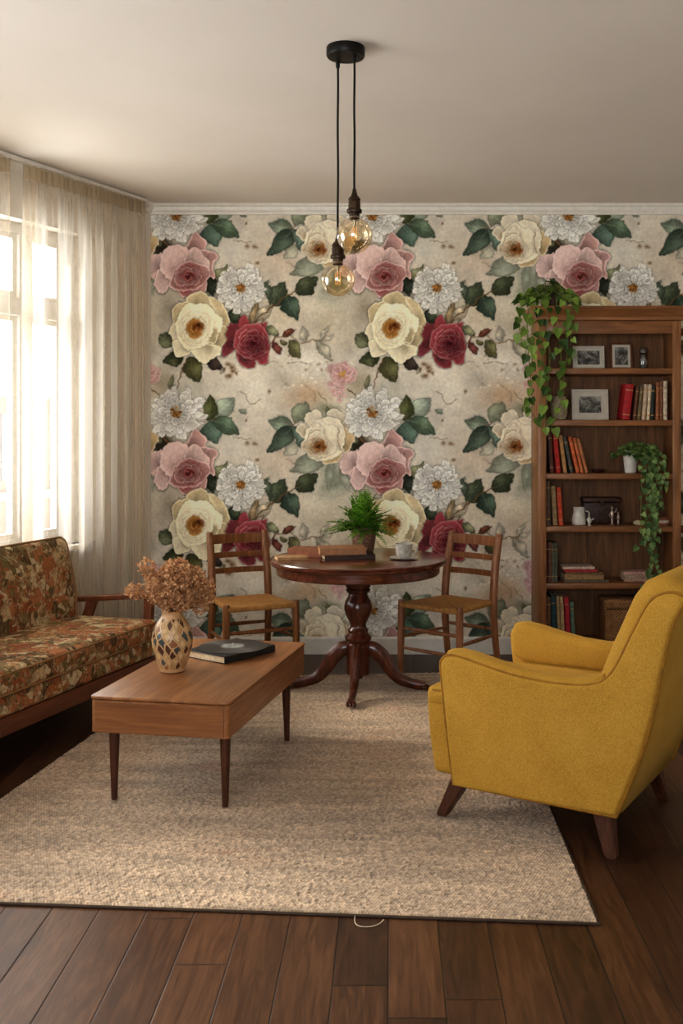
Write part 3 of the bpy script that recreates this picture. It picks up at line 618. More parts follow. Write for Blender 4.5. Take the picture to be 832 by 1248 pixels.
# ---- pale building across the street
t = thing('building', 'pale building across the street, faint beyond the curtained window', 'building', (-8.6, 14.5, -3.0), WANG)
MT['facade'] = m_plaster('facade_render', (76, 64, 54)); MT['facade_glass'] = m_plain('facade_windows', (52, 54, 56), .8)
b = BM(); box(b, -9, 9, -.5, 0, 0, 5.2); finish('facade', b, MT['facade'], t, False)
b = BM(); box(b, -9, 9, 0, .25, 5.0, 5.25); box(b, -9, 9, 0, .08, 3.15, 3.3); finish('ledge', b, m_plain('ledge_stone', (92, 82, 72), .8), t, False)
for x in range(-7, 8, 2):
    b = BM(); box(b, x, x+.9, -.02, .03, 3.5, 4.7); finish('window', b, MT['facade_glass'], t, False)

# ================================================================= CURTAINS
CU = (-1.52, 6.185)
def curtain(name, label, t0, t1, folds, amp, seed, z1=2.79, hem_lo=0.0, hem_side=None, gather=None):
    root = thing(name, label, 'curtain', (*CU, 0), WANG, 'sheer curtains at the window')
    rd = random.Random(seed); ph = [rd.uniform(0, 6.3) for _ in range(6)]; n = int((t1-t0)/.0065); m = 44
    def P(u, z):
        x = t0+(t1-t0)*u
        if gather: x = t0+(t1-t0)*(u**gather)
        w = min(1, max(0, (z1-z)/.5))
        a = amp*(.35+.65*w)*(1+(1.6*(1-u)**4 if gather else 0))
        y = a*(math.sin(folds*2*PI*u+ph[0]+.25*math.sin(z*1.2+ph[3]))+.45*math.sin(folds*2*PI*u*1.73+ph[1])*w+.3*math.sin(folds*5.1*u+ph[2]))
        y += .006*math.sin(u*190+ph[4])*(1-w)*1.2
        x += .012*math.sin(folds*4*PI*u+ph[5])*w
        return (x, y, z)
    def sheet(u0, u1, za, zb, nn, mm, off=0.0, name='drape', mat=None):
        b = BM(); uv = b.loops.layers.uv.new('UVMap'); g = []
        for j in range(mm+1):
            z = za+(zb-za)*j/mm; row = []
            for i in range(nn+1):
                u = u0+(u1-u0)*i/nn; p = P(u, z); row.append((b.verts.new((p[0], p[1]+off, p[2])), (u*(t1-t0)*1.6, z)))
            g.append(row)
        for j in range(mm):
            for i in range(nn):
                q = (g[j][i], g[j][i+1], g[j+1][i+1], g[j+1][i]); f = b.faces.new([k[0] for k in q])
                for l, k in zip(f.loops, q): l[uv].uv = k[1]
        return finish(name, b, mat, root)
    sheet(0, 1, .015, z1-.075, n, m, 0, 'drape', MT['sheer'])
    sheet(0, 1, z1-.075, z1, n*2, 5, 0.0, 'header', MT['hem'])
    if hem_side: sheet(hem_side[0], hem_side[1], .015, z1-.08, max(4, int(n*.08)), m, .003, 'side_hem', MT['sheer'])
    return root
curtain('sheer_curtain', 'beige sheer linen curtain panel reaching the wallpapered corner', -.055, .93, 7.5, .013, 3, hem_side=(.93, 1.0), gather=1.35)
curtain('sheer_curtain', 'beige sheer linen curtain panel at the left edge of the photo', 1.04, 1.95, 6, .016, 8, hem_side=(0, .03))
b = BM(); box(b, -.08, 2.2, -.014, .014, 2.795, 2.815, .003); o = finish('curtain_rail', b, MT['white_trim']); o.location = (*CU, 0); o.rotation_euler = (0, 0, WANG)
tag(o, 'slim white curtain rail fixed along the ceiling above the sheer curtains', 'curtain rail')

# ================================================================= RUG
def rug():
    FL, FR, BR, BL = (Vector(p) for p in ((-1.58, 3.06), (.592, 2.902), (.598, 5.92), (-1.22, 5.78)))
    nx, ny = 720, 900
    rs = np.random.default_rng(5)
    U, V = np.meshgrid(np.linspace(0, 1, nx), np.linspace(0, 1, ny))
    X = (FL.x*(1-U)+FR.x*U)*(1-V)+(BL.x*(1-U)+BR.x*U)*V; Y = (FL.y*(1-U)+FR.y*U)*(1-V)+(BL.y*(1-U)+BR.y*U)*V
    def vn(fx, fy, seed):
        r = np.random.default_rng(seed); g = r.random((fy+2, fx+2)); x = U*fx; y = V*fy; a = np.floor(x).astype(int); c = np.floor(y).astype(int); tx = x-a; ty = y-c; tx = tx*tx*(3-2*tx); ty = ty*ty*(3-2*ty)
        return (g[c, a]*(1-tx)+g[c, a+1]*tx)*(1-ty)+(g[c+1, a]*(1-tx)+g[c+1, a+1]*tx)*ty
    rows = 270
    tuft = vn(215, rows, 1); tuft2 = vn(360, 440, 2); lines = .5+.5*np.cos(V*rows*2*PI+vn(60, rows, 9)*2.5)
    sel = .5+.5*np.cos((U*215+np.floor(V*rows)*.5)*2*PI); h = .38*tuft+.26*lines+.2*sel+.22*tuft2
    Zs = .0045+.0115*h+.002*vn(9, 12, 3)
    edge = np.minimum(np.minimum(U, 1-U)*2.1, np.minimum(V, 1-V)*2.7); Zs = np.where(edge < .004, .002, Zs)
    streak = vn(5, 60, 4)*.6+vn(14, 120, 5)*.4; patch = vn(3, 7, 6); red = np.clip((vn(6, 16, 7)-.68)*3, 0, 1)*np.clip((vn(30, 90, 8)-.3)*1.6, 0, 1)
    base = np.array([174, 151, 125.])*(1+.24*(streak-.5)+.12*(patch-.5))[..., None]
    base = base*(.56+.78*h)[..., None]+rs.normal(0, 5, h.shape)[..., None]
    base = base*(1-red[..., None]*.28)+np.array([166, 104, 72.])*red[..., None]*.28
    c = np.clip(base, 0, 255)/255; lin = np.where(c <= .04045, c/12.92, ((c+.055)/1.055)**2.4)
    X = X+rs.normal(0, .0005, X.shape)
    co = np.stack([X, Y, Zs], -1).reshape(-1, 3).astype('f'); i = np.arange((ny-1)*(nx-1)); r = i//(nx-1); q0 = i % (nx-1); a = r*nx+q0
    q = np.stack([a, a+1, a+1+nx, a+nx], 1).astype('i')
    me = bpy.data.meshes.new('pile'); me.vertices.add(len(co)); me.vertices.foreach_set('co', co.ravel()); me.loops.add(q.size); me.loops.foreach_set('vertex_index', q.ravel())
    me.polygons.add(len(q)); me.polygons.foreach_set('loop_start', np.arange(0, q.size, 4, dtype='i')); me.update(calc_edges=True)
    at = me.color_attributes.new('Col', 'FLOAT_COLOR', 'POINT'); rgba = np.ones((len(co), 4), 'f'); rgba[:, :3] = lin.reshape(-1, 3); at.data.foreach_set('color', rgba.ravel()); me.materials.append(MT['rug'])
    me.polygons.foreach_set('use_smooth', [True]*len(me.polygons))
    root = thing('area_rug', 'large beige looped wool rug with faint rust streaks on the plank floor', 'rug', (0, 0, 0))
    o = bpy.data.objects.new('pile', me); COL.objects.link(o); o.parent = root
    b = BM(); P = [(p.x, p.y, .0045) for p in (FL, FR, BR, BL)]; pts = []
    for k in range(4):
        for s in range(30): pts.append(Vector(P[k]).lerp(Vector(P[(k+1) % 4]), s/30))
    tube(b, pts, .0045, 6, closed=True); finish('binding', b, m_plain('rug_binding', (70, 54, 40), .9), root)
    b = BM(); tube(b, spline([(-.10, 2.935, .012), (-.099, 2.912, .004), (-.085, 2.892, .003), (-.055, 2.89, .003), (-.03, 2.905, .004), (-.018, 2.925, .006)], 6), .0011, 5)
    finish('loose_thread', b, m_plain('wool_thread', (205, 190, 165), .9), root)
rug()
RZ = .0185      # top of the rug

# ================================================================= COFFEE TABLE
ang = math.atan2(-.096, .534); t = thing('coffee_table', 'low rectangular teak coffee table with slim tapered legs on the rug', 'coffee table', (-.576, 3.68, 0), ang)
# local x runs along the near end (to -.54), y runs away from the camera
LT = 1.07; WT = .54
def rrect(x0, x1, y0, y1, r, n=5):
    out = []
    for cx, cy, a in ((x1-r, y1-r, 0), (x0+r, y1-r, 90), (x0+r, y0+r, 180), (x1-r, y0+r, 270)):
        for i in range(n+1): q = R(a+90*i/n); out.append((cx+r*math.cos(q), cy+r*math.sin(q)))
    return out
b = BM(); prism(b, rrect(-WT, 0, 0, LT, .02), .413, .424, .003, 2, axis='z'); finish('tabletop', b, MT['oak'], t)
b = BM(); prism(b, rrect(-WT+.004, -.004, .004, LT-.004, .018), .29, .4105, .002, 1, axis='z'); finish('apron', b, MT['oak'], t)
b = BM(); box(b, -WT+.022, -.022, .0005, .0055, .297, .405, .001, 1); finish('end_panel', b, MT['oak_x'], t)
b = BM(); box(b, -WT+.03, -.03, .03, LT-.03, .405, .415); finish('spacer', b, MT['leg_wood'], t)
for (x, y, dx, dy) in ((-.045, .085, .0, .0), (-WT+.06, .085, .0, .0), (-.047, LT-.17, .004, .0), (-WT+.06, LT-.17, -.004, .0)):
    b = BM(); taper_leg(b, (x, y, .295), (x+dx, y+dy, RZ), .021, .0115, 14); finish('leg', b, MT['leg_wood'], t)

# ---- vase with dried flowers
def m_vase():
    t = NT('diamond_glaze'); tc = t.n('TexCoord'); sp = t.n('SeparateXYZ', {0: tc.outputs['Object']})
    an = t.math('DIVIDE', t.math('ARCTAN2', sp.outputs[1], sp.outputs[0]), 2*PI)
    nzv = t.noise(tc.outputs['Object'], 14, 2); j = t.math('MULTIPLY', t.math('SUBTRACT', nzv.outputs[0], .5), 1.5)
    u = t.math('ADD', t.math('MULTIPLY', an, 14), j); v = t.math('ADD', t.math('MULTIPLY', sp.outputs[2], 20), t.math('MULTIPLY', j, -.6))
    p = t.math('ADD', u, v); q = t.math('SUBTRACT', u, v)
    fp = t.math('FRACT', p); fq = t.math('FRACT', q)
    ip = t.n('CombineXYZ', {0: t.math('FLOOR', p), 1: t.math('FLOOR', q)}); rnd = t.n('TexWhiteNoise', {'Vector': ip.outputs[0]}, noise_dimensions='2D')
    inside = t.math('MINIMUM', t.math('MINIMUM', fp, t.math('SUBTRACT', 1, fp)), t.math('MINIMUM', fq, t.math('SUBTRACT', 1, fq)))
    tile = t.ramp(rnd.outputs[0], [(0, (206, 172, 124)), (.34, (182, 140, 90)), (.48, (90, 58, 40)), (.62, (212, 182, 136)), (.78, (74, 82, 78)), (.9, (150, 100, 62))], 'CONSTANT')
    m = t.math('GREATER_THAN', inside, .13); body = srgb((200, 164, 118)); col = t.mixc(m, body, tile)
    ln = t.math('MULTIPLY', t.math('LESS_THAN', t.math('ABSOLUTE', t.math('SUBTRACT', inside, .13)), .035), .65); col = t.mixc(ln, col, srgb((110, 74, 48)))
    zz = t.math('GREATER_THAN', t.math('ABSOLUTE', t.math('SUBTRACT', sp.outputs[2], .118)), .1); col = t.mixc(zz, col, srgb((196, 156, 112)))
    t.bsdf(col, .35, 0, .5, t.bump(t.noise(tc.outputs['Object'], 70, 2).outputs[0], .15, .002)); return t.m
t = thing('vase', 'cream ceramic vase patterned with brown diamonds, holding dried flowers, on the coffee table', 'vase', (-.883, 4.165, .4242))
b = BM(); lathe(b, [(.044, 0), (.05, .004), (.054, .02), (.068, .06), (.08, .1), (.0835, .13), (.08, .158), (.068, .19), (.05, .215), (.042, .228), (.041, .238), (.045, .246), (.041, .248), (.036, .24), (.036, .22), (.05, .19), (.05, .1), (.03, .05)], 36); finish('body', b, m_vase(), t)
def floret(bm, c, r, rd, n=5):
    for k in range(n):
        d = Vector((rd.gauss(0, 1), rd.gauss(0, 1), rd.gauss(0, .8)+.5)).normalized(); s = d.orthogonal().normalized(); s.rotate(Matrix.Rotation(rd.uniform(0, 6.3), 3, d)); w = d.cross(s)
        q = r*rd.uniform(.7, 1.2); o = c+d*q*.25
        v = [bm.verts.new(o+s*q*.1), bm.verts.new(o+d*q*.5+s*q*.2+w*q*.42), bm.verts.new(o+d*q*.95+s*q*.1), bm.verts.new(o+d*q*.55+s*q*.1-w*q*.42)]
        bm.faces.new(v)
tf = thing('dried_flowers', 'bunch of dried brown hydrangea heads standing in the patterned vase', 'dried flowers', (-.883, 4.165, .424+.2))
rd = random.Random(21); bf = BM(); bs = BM()
heads = [(.0, -.005, .15, .082), (.055, .0, .145, .078), (-.04, .01, .125, .07), (.085, .02, .11, .062), (.035, -.03, .195, .062), (.02, .03, .2, .055), (.09, -.02, .17, .05), (-.005, -.03, .1, .055), (.05, -.04, .1, .05), (-.105, .0, .225, .032), (-.09, .01, .185, .022), (-.155, -.01, .125, .032), (-.135, .0, .11, .022), (.13, .0, .105, .042), (.145, .01, .14, .028), (-.07, -.01, .15, .035), (.11, .0, .065, .035), (.0, .0, .22, .035)]
for hx, hy, hz, hr in heads:
    c = Vector((hx, hy, hz)); tube(bs, spline([(rd.uniform(-.012, .012), rd.uniform(-.012, .012), -.05), (hx*.25, hy*.25, hz*.35+.01), c], 5), .0022, 5)
    n = int(52000*hr*hr)
    for i in range(n):
        d = Vector((rd.gauss(0, 1), rd.gauss(0, 1), rd.gauss(0, 1))).normalized(); floret(bf, c+d*hr*rd.uniform(.78, 1.0)*(1+.12*math.sin(d.x*9+hx*50)*math.sin(d.z*9)), .0125, rd, 4)
finish('flower_heads', bf, MT['dried'], tf, False); finish('stem', bs, MT['dry_stem'], tf)

# ---- book and record
ba = math.atan2(.245, .183)
MT['black_cover'] = m_plain('black_book_cover', (34, 31, 28), .55, var=.3, scale=12); 
t = thing('book', 'large black hardback book lying under the vinyl record on the coffee table', 'book', (-.69, 4.285, .4242), ba)
def flat_book(t, w, d, h, cover, pages, cv=.003):
    """spine on the y=0 side; covers overhang the pages"""
    b = BM(); box(b, 0, w, 0, d, 0, cv, .001, 1); box(b, 0, w, 0, d, h-cv, h, .001, 1); box(b, 0, w, 0, cv, cv, h-cv); finish('cover', b, cover, t)
    b = BM(); box(b, .004, w-.004, cv, d-.005, cv, h-cv); finish('pages', b, pages, t, False)
flat_book(t, .306, .24, .031, MT['black_cover'], MT['paper'])
t = thing('vinyl_record', 'black vinyl record with grey centre label lying on the black book', 'record', (-.686, 4.49, .4553))
def m_vinyl():
    t = NT('vinyl_grooves'); tc = t.n('TexCoord'); l = t.n('VectorMath', {0: tc.outputs['Object']}, operation='LENGTH'); w = t.math('SINE', t.math('MULTIPLY', l.outputs[1], 2600))
    tg = t.n('Tangent', None, direction_type='RADIAL', axis='Z'); t.bsdf((44, 44, 46), .32, 0, .9, t.bump(w, .04, .0004), Anisotropic=.85, Tangent=tg.outputs[0]); return t.m
b = BM(); lathe(b, [(.146, 0), (.15, .001), (.15, .0022), (.146, .003), (.05, .0028), (.0, .0028)], 64, cap=False); bmesh.ops.remove_doubles(b, verts=b.verts[:], dist=1e-5); finish('disc', b, m_vinyl(), t)
b = BM(); lathe(b, [(.05, .0028), (.05, .0034), (.004, .0034), (.004, .003)], 40); finish('centre_label', b, m_plain('record_label', (118, 117, 114), .6, var=.25, scale=60), t)
b = BM(); lathe(b, [(.0028, .003), (.0028, .013), (.0012, .016)], 10); finish('spindle', b, m_plain('steel_pin', (170, 168, 162), .3, .9), t)

# ================================================================= SOFA
su = math.atan2(-.957, -.29); t = thing('sofa', 'floral upholstered sofa with angled wooden armrest below the curtained window', 'sofa', (-1.19, 5.27, 0), su)
SL = 1.95          # local x runs towards the camera, -y towards the wall
def piped(bm, x0, x1, y0, y1, z, r=.005): tube(bm, [Vector((*p, z)) for p in rrect(x0, x1, y0, y1, .035, 5)], r, 6, closed=True)
MT['sofa_piping'] = m_plain('sofa_piping', (140, 104, 62), .8)
b = BM(); rbox(b, 0, SL, -.58, 0, .333, .432, .03, .012, cuts=10); sc = finish('seat_cushion', b, MT['floral'], t)
for z in (.42, .338):
    b = BM(); piped(b, .006, SL-.006, -.574, -.004, z); finish('piping', b, MT['sofa_piping'], sc)
b = BM(); rbox(b, .0, SL, -.58, -.008, .245, .333, .022, .0, cuts=6); finish('seat_base', b, MT['floral'], t)
# reclined back: outline in (depth, height) extruded along the sofa
bp = [(-.46, .40), (-.47, .55), (-.50, .70), (-.525, .80), (-.54, .825), (-.562, .838), (-.592, .828), (-.606, .80), (-.60, .70), (-.582, .55), (-.565, .40)]
b = BM(); prism(b, [(p.x, p.y) for p in [Vector((q[0], q[1], 0)) for q in bp]], .02, SL, .022, 4, axis='x'); bk = finish('backrest', b, MT['floral'], t, angle=60)
for x in (.024, SL-.004):
    b = BM(); tube(b, [Vector((x, q[0], q[1])) for q in bp], .0055, 6, closed=True); finish('piping', b, MT['sofa_piping'], bk)
b = BM(); tube(b, [Vector((.03, -.562, .84)), Vector((SL-.01, -.562, .84))], .005, 6); finish('piping', b, MT['sofa_piping'], bk)
b = BM(); box(b, -.01, SL+.01, -.045, -.008, .17, .245, .006); box(b, -.01, SL+.01, -.585, -.55, .17, .245, .006); box(b, -.01, .03, -.57, -.04, .17, .245, .004); box(b, SL-.03, SL+.01, -.57, -.04, .17, .245, .004); finish('base_frame', b, MT['sofa_wood'], t)
for x in (-.045, SL+.045):
    zf = RZ if x < 1 else 0
    b = BM(); pts = [(-.60, .508), (-.5, .522), (-.3, .538), (-.1, .555), (-.02, .562), (-.012, .555), (-.015, .545), (-.1, .53), (-.3, .51), (-.5, .492), (-.60, .482)]
    prism(b, pts, x-.03, x+.03, .006, 2, axis='x'); arm = finish('armrest', b, MT['sofa_wood'], t)
    b = BM(); prism(b, [(-.10, .545), (-.05, .545), (-.085, zf), (-.12, zf)], x-.018, x+.018, .004, 2, axis='x'); finish('arm_post', b, MT['sofa_wood'], arm)
    b = BM(); prism(b, [(-.44, .505), (-.385, .505), (-.50, .20), (-.555, .20)], x-.016, x+.016, .004, 2, axis='x'); finish('arm_brace', b, MT['sofa_wood'], arm)
for x in (.14, SL-.14):
    for y in (-.06, -.56):
        b = BM(); taper_leg(b, (x, y, .18), (x+(.03 if x > 1 else -.03), y+(.02 if y > -.3 else -.02), RZ if (y > -.3 and x < 1) else 0), .022, .013); finish('leg', b, MT['sofa_wood'], t)

# ================================================================= ARMCHAIR
aa = R(149.7); t = thing('armchair', 'mustard yellow velvet armchair seen from its side, on the edge of the rug', 'armchair', (.586, 3.805, 0), aa)
side = [(.222, .148), (.245, .33), (.264, .50), (.27, .56), (.267, .585), (.25, .602), (.22, .608), (.17, .601), (.10, .586), (.025, .571), (-.06, .561), (-.14, .557), (-.215, .559), (-.275, .566), (-.32, .582), (-.352, .612), (-.38, .66), (-.415, .735), (-.447, .80), (-.475, .85), (-.50, .875), (-.53, .888), (-.56, .89), (-.59, .88), (-.588, .855), (-.553, .789), (-.52, .646), (-.49, .494), (-.447, .346), (-.37, .148)]
def arm(y0, y1):
    b = BM(); prism(b, side, y0, y1, .016, 4); a = finish('armrest', b, MT['velvet'], t, angle=60)
    b = BM(); yy = y1 if y1 > 0 else y0
    o = (.0005 if y1 > 0 else -.0005)
    pp = [Vector((x, yy-o*20, z)) for x, z in side]
    tube(b, [pp[-1]]+[pp[0].lerp(pp[1], .03)]+spline(pp[1:], 3), .0052, 6, closed=True)
    finish('piping', b, MT['piping'], a)
arm(.262, .352); arm(-.352, -.262)
# padded roll on top of each arm and over the back
back = [(-.22, .38), (-.262, .50), (-.305, .60), (-.345, .70), (-.385, .79), (-.418, .865), (-.455, .915), (-.50, .937), (-.545, .932), (-.585, .908), (-.598, .87), (-.558, .78), (-.524, .645), (-.494, .494), (-.45, .345), (-.375, .15), (-.30, .15)]
b = BM(); prism(b, back, -.335, .335, .045, 5); finish('backrest', b, MT['velvet'], t, angle=70)
def roll(y0, y1):
    top = [(.255, .48), (.268, .58), (.25, .618), (.21, .624), (.15, .616), (.06, .597), (-.03, .582), (-.12, .577), (-.2, .578), (-.28, .588), (-.33, .61), (-.34, .48), (-.1, .46), (.2, .46)]
    b = BM(); prism(b, top, y0, y1, .028, 4); finish('arm_padding', b, MT['velvet'], t, angle=70)
roll(.254, .347); roll(-.347, -.254)
b = BM(); rbox(b, -.36, .374, -.262, .262, .15, .42, .028, .0, cuts=6)
for v in b.verts:
    if v.co.x > .2: v.co.x -= (.42-v.co.z)**1.6*.26
finish('seat_base', b, MT['velvet'], t, angle=70)
b = BM(); rbox(b, -.32, .372, -.266, .266, .395, .464, .03, .014, cuts=8); s_ = finish('seat_cushion', b, MT['velvet'], t, angle=70)
b = BM(); tube(b, [Vector((*p, .452)) for p in rrect(-.3, .366, -.26, .26, .03, 5)], .0045, 6, closed=True); finish('piping', b, MT['piping'], s_)
for x, y, dx, dy, z in ((.215, .27, .07, .03, RZ), (-.30, .27, -.045, .04, .0), (-.30, -.27, -.045, -.04, .0), (.215, -.27, .07, -.03, RZ)):
    b = BM(); taper_leg(b, (x, y, .16), (x+dx, y+dy, z), .034, .0195, square=True); finish('leg', b, MT['leg_wood'], t)

# ================================================================= ROUND TABLE
TX, TY = -.17, 5.49
t = thing('pedestal_table', 'round dark mahogany pedestal table on four curved feet in front of the wallpaper', 'table', (TX, TY, 0))
b = BM(); lathe(b, [(.44, .688), (.462, .69), (.470, .697), (.472, .704), (.466, .709), (.472, .714), (.468, .72), (.46, .722), (.0, .722)], 72, cap=False); bmesh.ops.remove_doubles(b, verts=b.verts[:], dist=1e-5); finish('tabletop', b, MT['mahogany_x'], t)
b = BM(); lathe(b, [(.40, .64), (.43, .638), (.436, .644), (.436, .69), (.40, .69)], 72, cap=False); finish('apron', b, MT['mahogany_x'], t)
b = BM(); box(b, -.39, .39, -.03, .03, .655, .69); box(b, -.03, .03, -.39, .39, .655, .69); lathe(b, [(.06, .10), (.064, .115), (.062, .24), (.068, .25), (.068, .262), (.058, .27), (.07, .285), (.072, .297), (.06, .31), (.052, .32), (.056, .335), (.044, .35), (.042, .365), (.05, .385), (.066, .415), (.075, .445), (.076, .465), (.068, .492), (.054, .515), (.05, .53), (.062, .54), (.066, .55), (.06, .558), (.068, .57), (.072, .582), (.064, .592), (.07, .605), (.078, .63), (.1, .66), (.1, .69)], 36); lathe(b, [(.0, .072), (.02, .075), (.028, .088), (.02, .1)], 16, cap=False); finish('pedestal', b, MT['mahogany'], t)
for k in range(4):
    a = R(-94+90*k); b = BM()
    P = [(.045, .235), (.085, .225), (.13, .185), (.17, .125), (.215, .075), (.27, .05), (.325, .0375), (.36, .036)]; rr = [.03, .034, .034, .03, .026, .023, .0215, .0185]
    pts = [Vector((r*math.cos(a), r*math.sin(a), z+RZ-.011)) for r, z in P]; S4 = spline(pts, 4); r4 = [rr[min(i//4, 7)]*(1-(i % 4)/4)+rr[min(i//4+1, 7)]*(i % 4)/4 for i in range(len(S4))]
    tube(b, S4, [q*.86 for q in r4], 10, flat=1.4); lg = finish('leg', b, MT['mahogany'], t)
    b = BM()
    for q in (-.35, 0, .35):
        c = a+q*.12; tube(b, [Vector((.345*math.cos(c), .345*math.sin(c), .036)), Vector((.372*math.cos(c), .372*math.sin(c), .032)), Vector((.385*math.cos(c), .385*math.sin(c), .026))], [.011, .011, .005], 8)
    bmesh.ops.translate(b, vec=(0, 0, 0), verts=b.verts[:]); finish('carved_toe', b, MT['mahogany'], lg)
TT = .7222

# ---- fern
t = thing('potted_fern', 'bright green fern in a hammered copper-brown pot on the round table', 'potted plant', (-.148, 5.77, TT))
def m_hammer():
    t = NT('hammered_pot'); v = t.coord(); vo = t.n('TexVoronoi', {'Vector': v, 'Scale': 95}); col = t.ramp(vo.outputs[0], [(0, (92, 62, 48)), (.5, (136, 100, 80)), (1, (170, 136, 112))]); t.bsdf(col, .5, .3, .5, t.bump(vo.outputs[0], .6, .004)); return t.m
b = BM(); lathe(b, [(.052, 0), (.056, .003), (.066, .06), (.072, .13), (.074, .138), (.068, .139), (.062, .12), (.04, .118)], 32); pot = finish('pot', b, m_hammer(), t)
b = BM(); lathe(b, [(.0, .118), (.063, .121)], 24, cap=False); finish('soil', b, MT['soil'], t)
rd = random.Random(3); bf = BM(); bs = BM()
def frond(base, az, L, up, droop, bf, bs, rd, wmax=.026):
    pts = []; 
    for i in range(15):
        s = i/14; r = L*s*(.35+.65*s**.5)*math.cos(up); z = L*s*math.sin(up)-droop*L*s**2.2
        pts.append(base+Vector((r*math.cos(az), r*math.sin(az), z)))
    tube(bs, pts, .0012, 4)
    for i in range(2, 15):
        s = i/14; w = wmax*(1.15-s)**.8*min(1, s*4)
        d = (pts[min(i+1, 14)]-pts[i-1]).normalized(); sd = d.cross(Vector((0, 0, 1)))
        sd = sd.normalized() if sd.length > 1e-3 else Vector((1, 0, 0)); nn = sd.cross(d)
        for sg in (1, -1):
            for sub in (0, .5):
                o = pts[i]+d*L/14*sub; dr = (sd*sg+d*.45+nn*rd.uniform(-.45, .45)).normalized(); ln = w*rd.uniform(.85, 1.25); cr = dr.cross(nn).normalized()*w*.34
                # pinnate leaflet: toothed sliver
                v = [bf.verts.new(o), bf.verts.new(o+dr*ln*.4+cr), bf.verts.new(o+dr*ln+nn*rd.uniform(-.004, .002)), bf.verts.new(o+dr*ln*.4-cr)]; bf.faces.new(v)
for i in range(125):
    az = rd.uniform(0, 6.283); up = .08+1.38*rd.random()**1.1; L = rd.uniform(.17, .25)
    frond(Vector((rd.uniform(-.03, .03), rd.uniform(-.03, .03), .12)), az, L*(1.02 if up > 1.2 else .95), up, rd.uniform(.05, .4) if up < 1.1 else .08, bf, bs, rd, .035)
finish('foliage', bf, MT['fern'], t, False); finish('stem', bs, MT['vine'], t)

# ---- cup and saucer
ch = m_plain('speckled_china', (176, 170, 158), .3, var=.14, scale=45)
t = thing('saucer', 'small white china saucer under the cup on the round table', 'saucer', (.074, 5.42, TT)); b = BM(); lathe(b, [(.0, 0), (.036, 0), (.04, .003), (.06, .006), (.075, .009), (.076, .011), (.06, .0085), (.04, .0065), (.0, .006)], 40, cap=False); bmesh.ops.remove_doubles(b, verts=b.verts[:], dist=1e-5); finish('plate', b, ch, t)
t = thing('cup', 'off-white china cup with a looped handle standing on the saucer', 'cup', (.074, 5.42, TT+.0063), R(-20)); b = BM(); lathe(b, [(.0, 0), (.028, 0), (.03, .004), (.038, .012), (.043, .03), (.045, .06), (.047, .074), (.045, .0755), (.043, .06), (.04, .03), (.03, .01), (.0, .009)], 36, cap=False); bmesh.ops.remove_doubles(b, verts=b.verts[:], dist=1e-5); cb = finish('bowl', b, ch, t)
b = BM(); tube(b, spline([(.043, 0, .06), (.062, 0, .064), (.07, 0, .05), (.064, 0, .032), (.042, 0, .024)], 5), .0042, 8); finish('handle', b, ch, t)
b = BM(); lathe(b, [(.0, .062), (.0435, .062)], 30, cap=False); finish('coffee', b, m_plain('coffee', (46, 28, 18), .15), t)
# ---- books on the table
pk = m_plain('pinkish_page_edges', (196, 150, 118), .8, var=.12, scale=60)
for nm, lab, loc, rz, dims, cv, pg in (
    ('book', 'dark brown book lowest in the pile beside the fern pot on the round table', (-.34, 5.35, TT), R(12), (.27, .17, .026), m_plain('dark_brown_cover', (58, 38, 28), .6), MT['paper']),
    ('book', 'tan leather book lying on top of the dark book on the round table', (-.365, 5.35, TT+.0262), R(9), (.245, .165, .036), m_plain('tan_cover', (150, 106, 70), .6), m_plain('tan_pages', (176, 136, 98), .8)),
    ('book', 'reddish book with pinkish page edges left of the tan book on the round table', (-.55, 5.50, TT), R(-10), (.185, .14, .046), m_plain('red_tan_cover', (146, 92, 62), .6), pk),
    ('booklet', 'thin buff booklet at the left rim of the round table', (-.585, 5.34, TT), R(16), (.165, .115, .016), m_plain('buff_cover', (164, 128, 88), .7), MT['paper'])):
    t = thing(nm, lab, 'book', loc, rz, 'books on the round table'); flat_book(t, *dims, cv, pg, .0025)

# ================================================================= DINING CHAIRS
def rush():
    t = NT('woven_rush'); tc = t.n('TexCoord'); sp = t.n('SeparateXYZ', {0: tc.outputs['Object']})
    ax = t.math('ABSOLUTE', sp.outputs[0]); ay = t.math('ABSOLUTE', sp.outputs[1]); m = t.math('GREATER_THAN', ax, ay)
    co = t.n('Mix', {0: m, 2: sp.outputs[0], 3: sp.outputs[1]}, data_type='FLOAT').outputs[0]
    w = t.math('SINE', t.math('MULTIPLY', co, 760)); nz = t.noise(tc.outputs['Object'], 40, 4)
    f = t.math('ADD', t.math('MULTIPLY', w, .16), t.math('ADD', .22, t.math('MULTIPLY', nz.outputs[0], .55)))
    f = t.math('SUBTRACT', f, t.math('MULTIPLY', t.math('LESS_THAN', t.math('ABSOLUTE', t.math('SUBTRACT', ax, ay)), .004), .2))
    col = t.ramp(f, [(.2, (132, 88, 44)), (.5, (190, 138, 78)), (.8, (216, 172, 112))]); t.bsdf(col, .65, 0, .3, t.bump(w, .5, .002)); return t.m
MT['rush'] = rush()
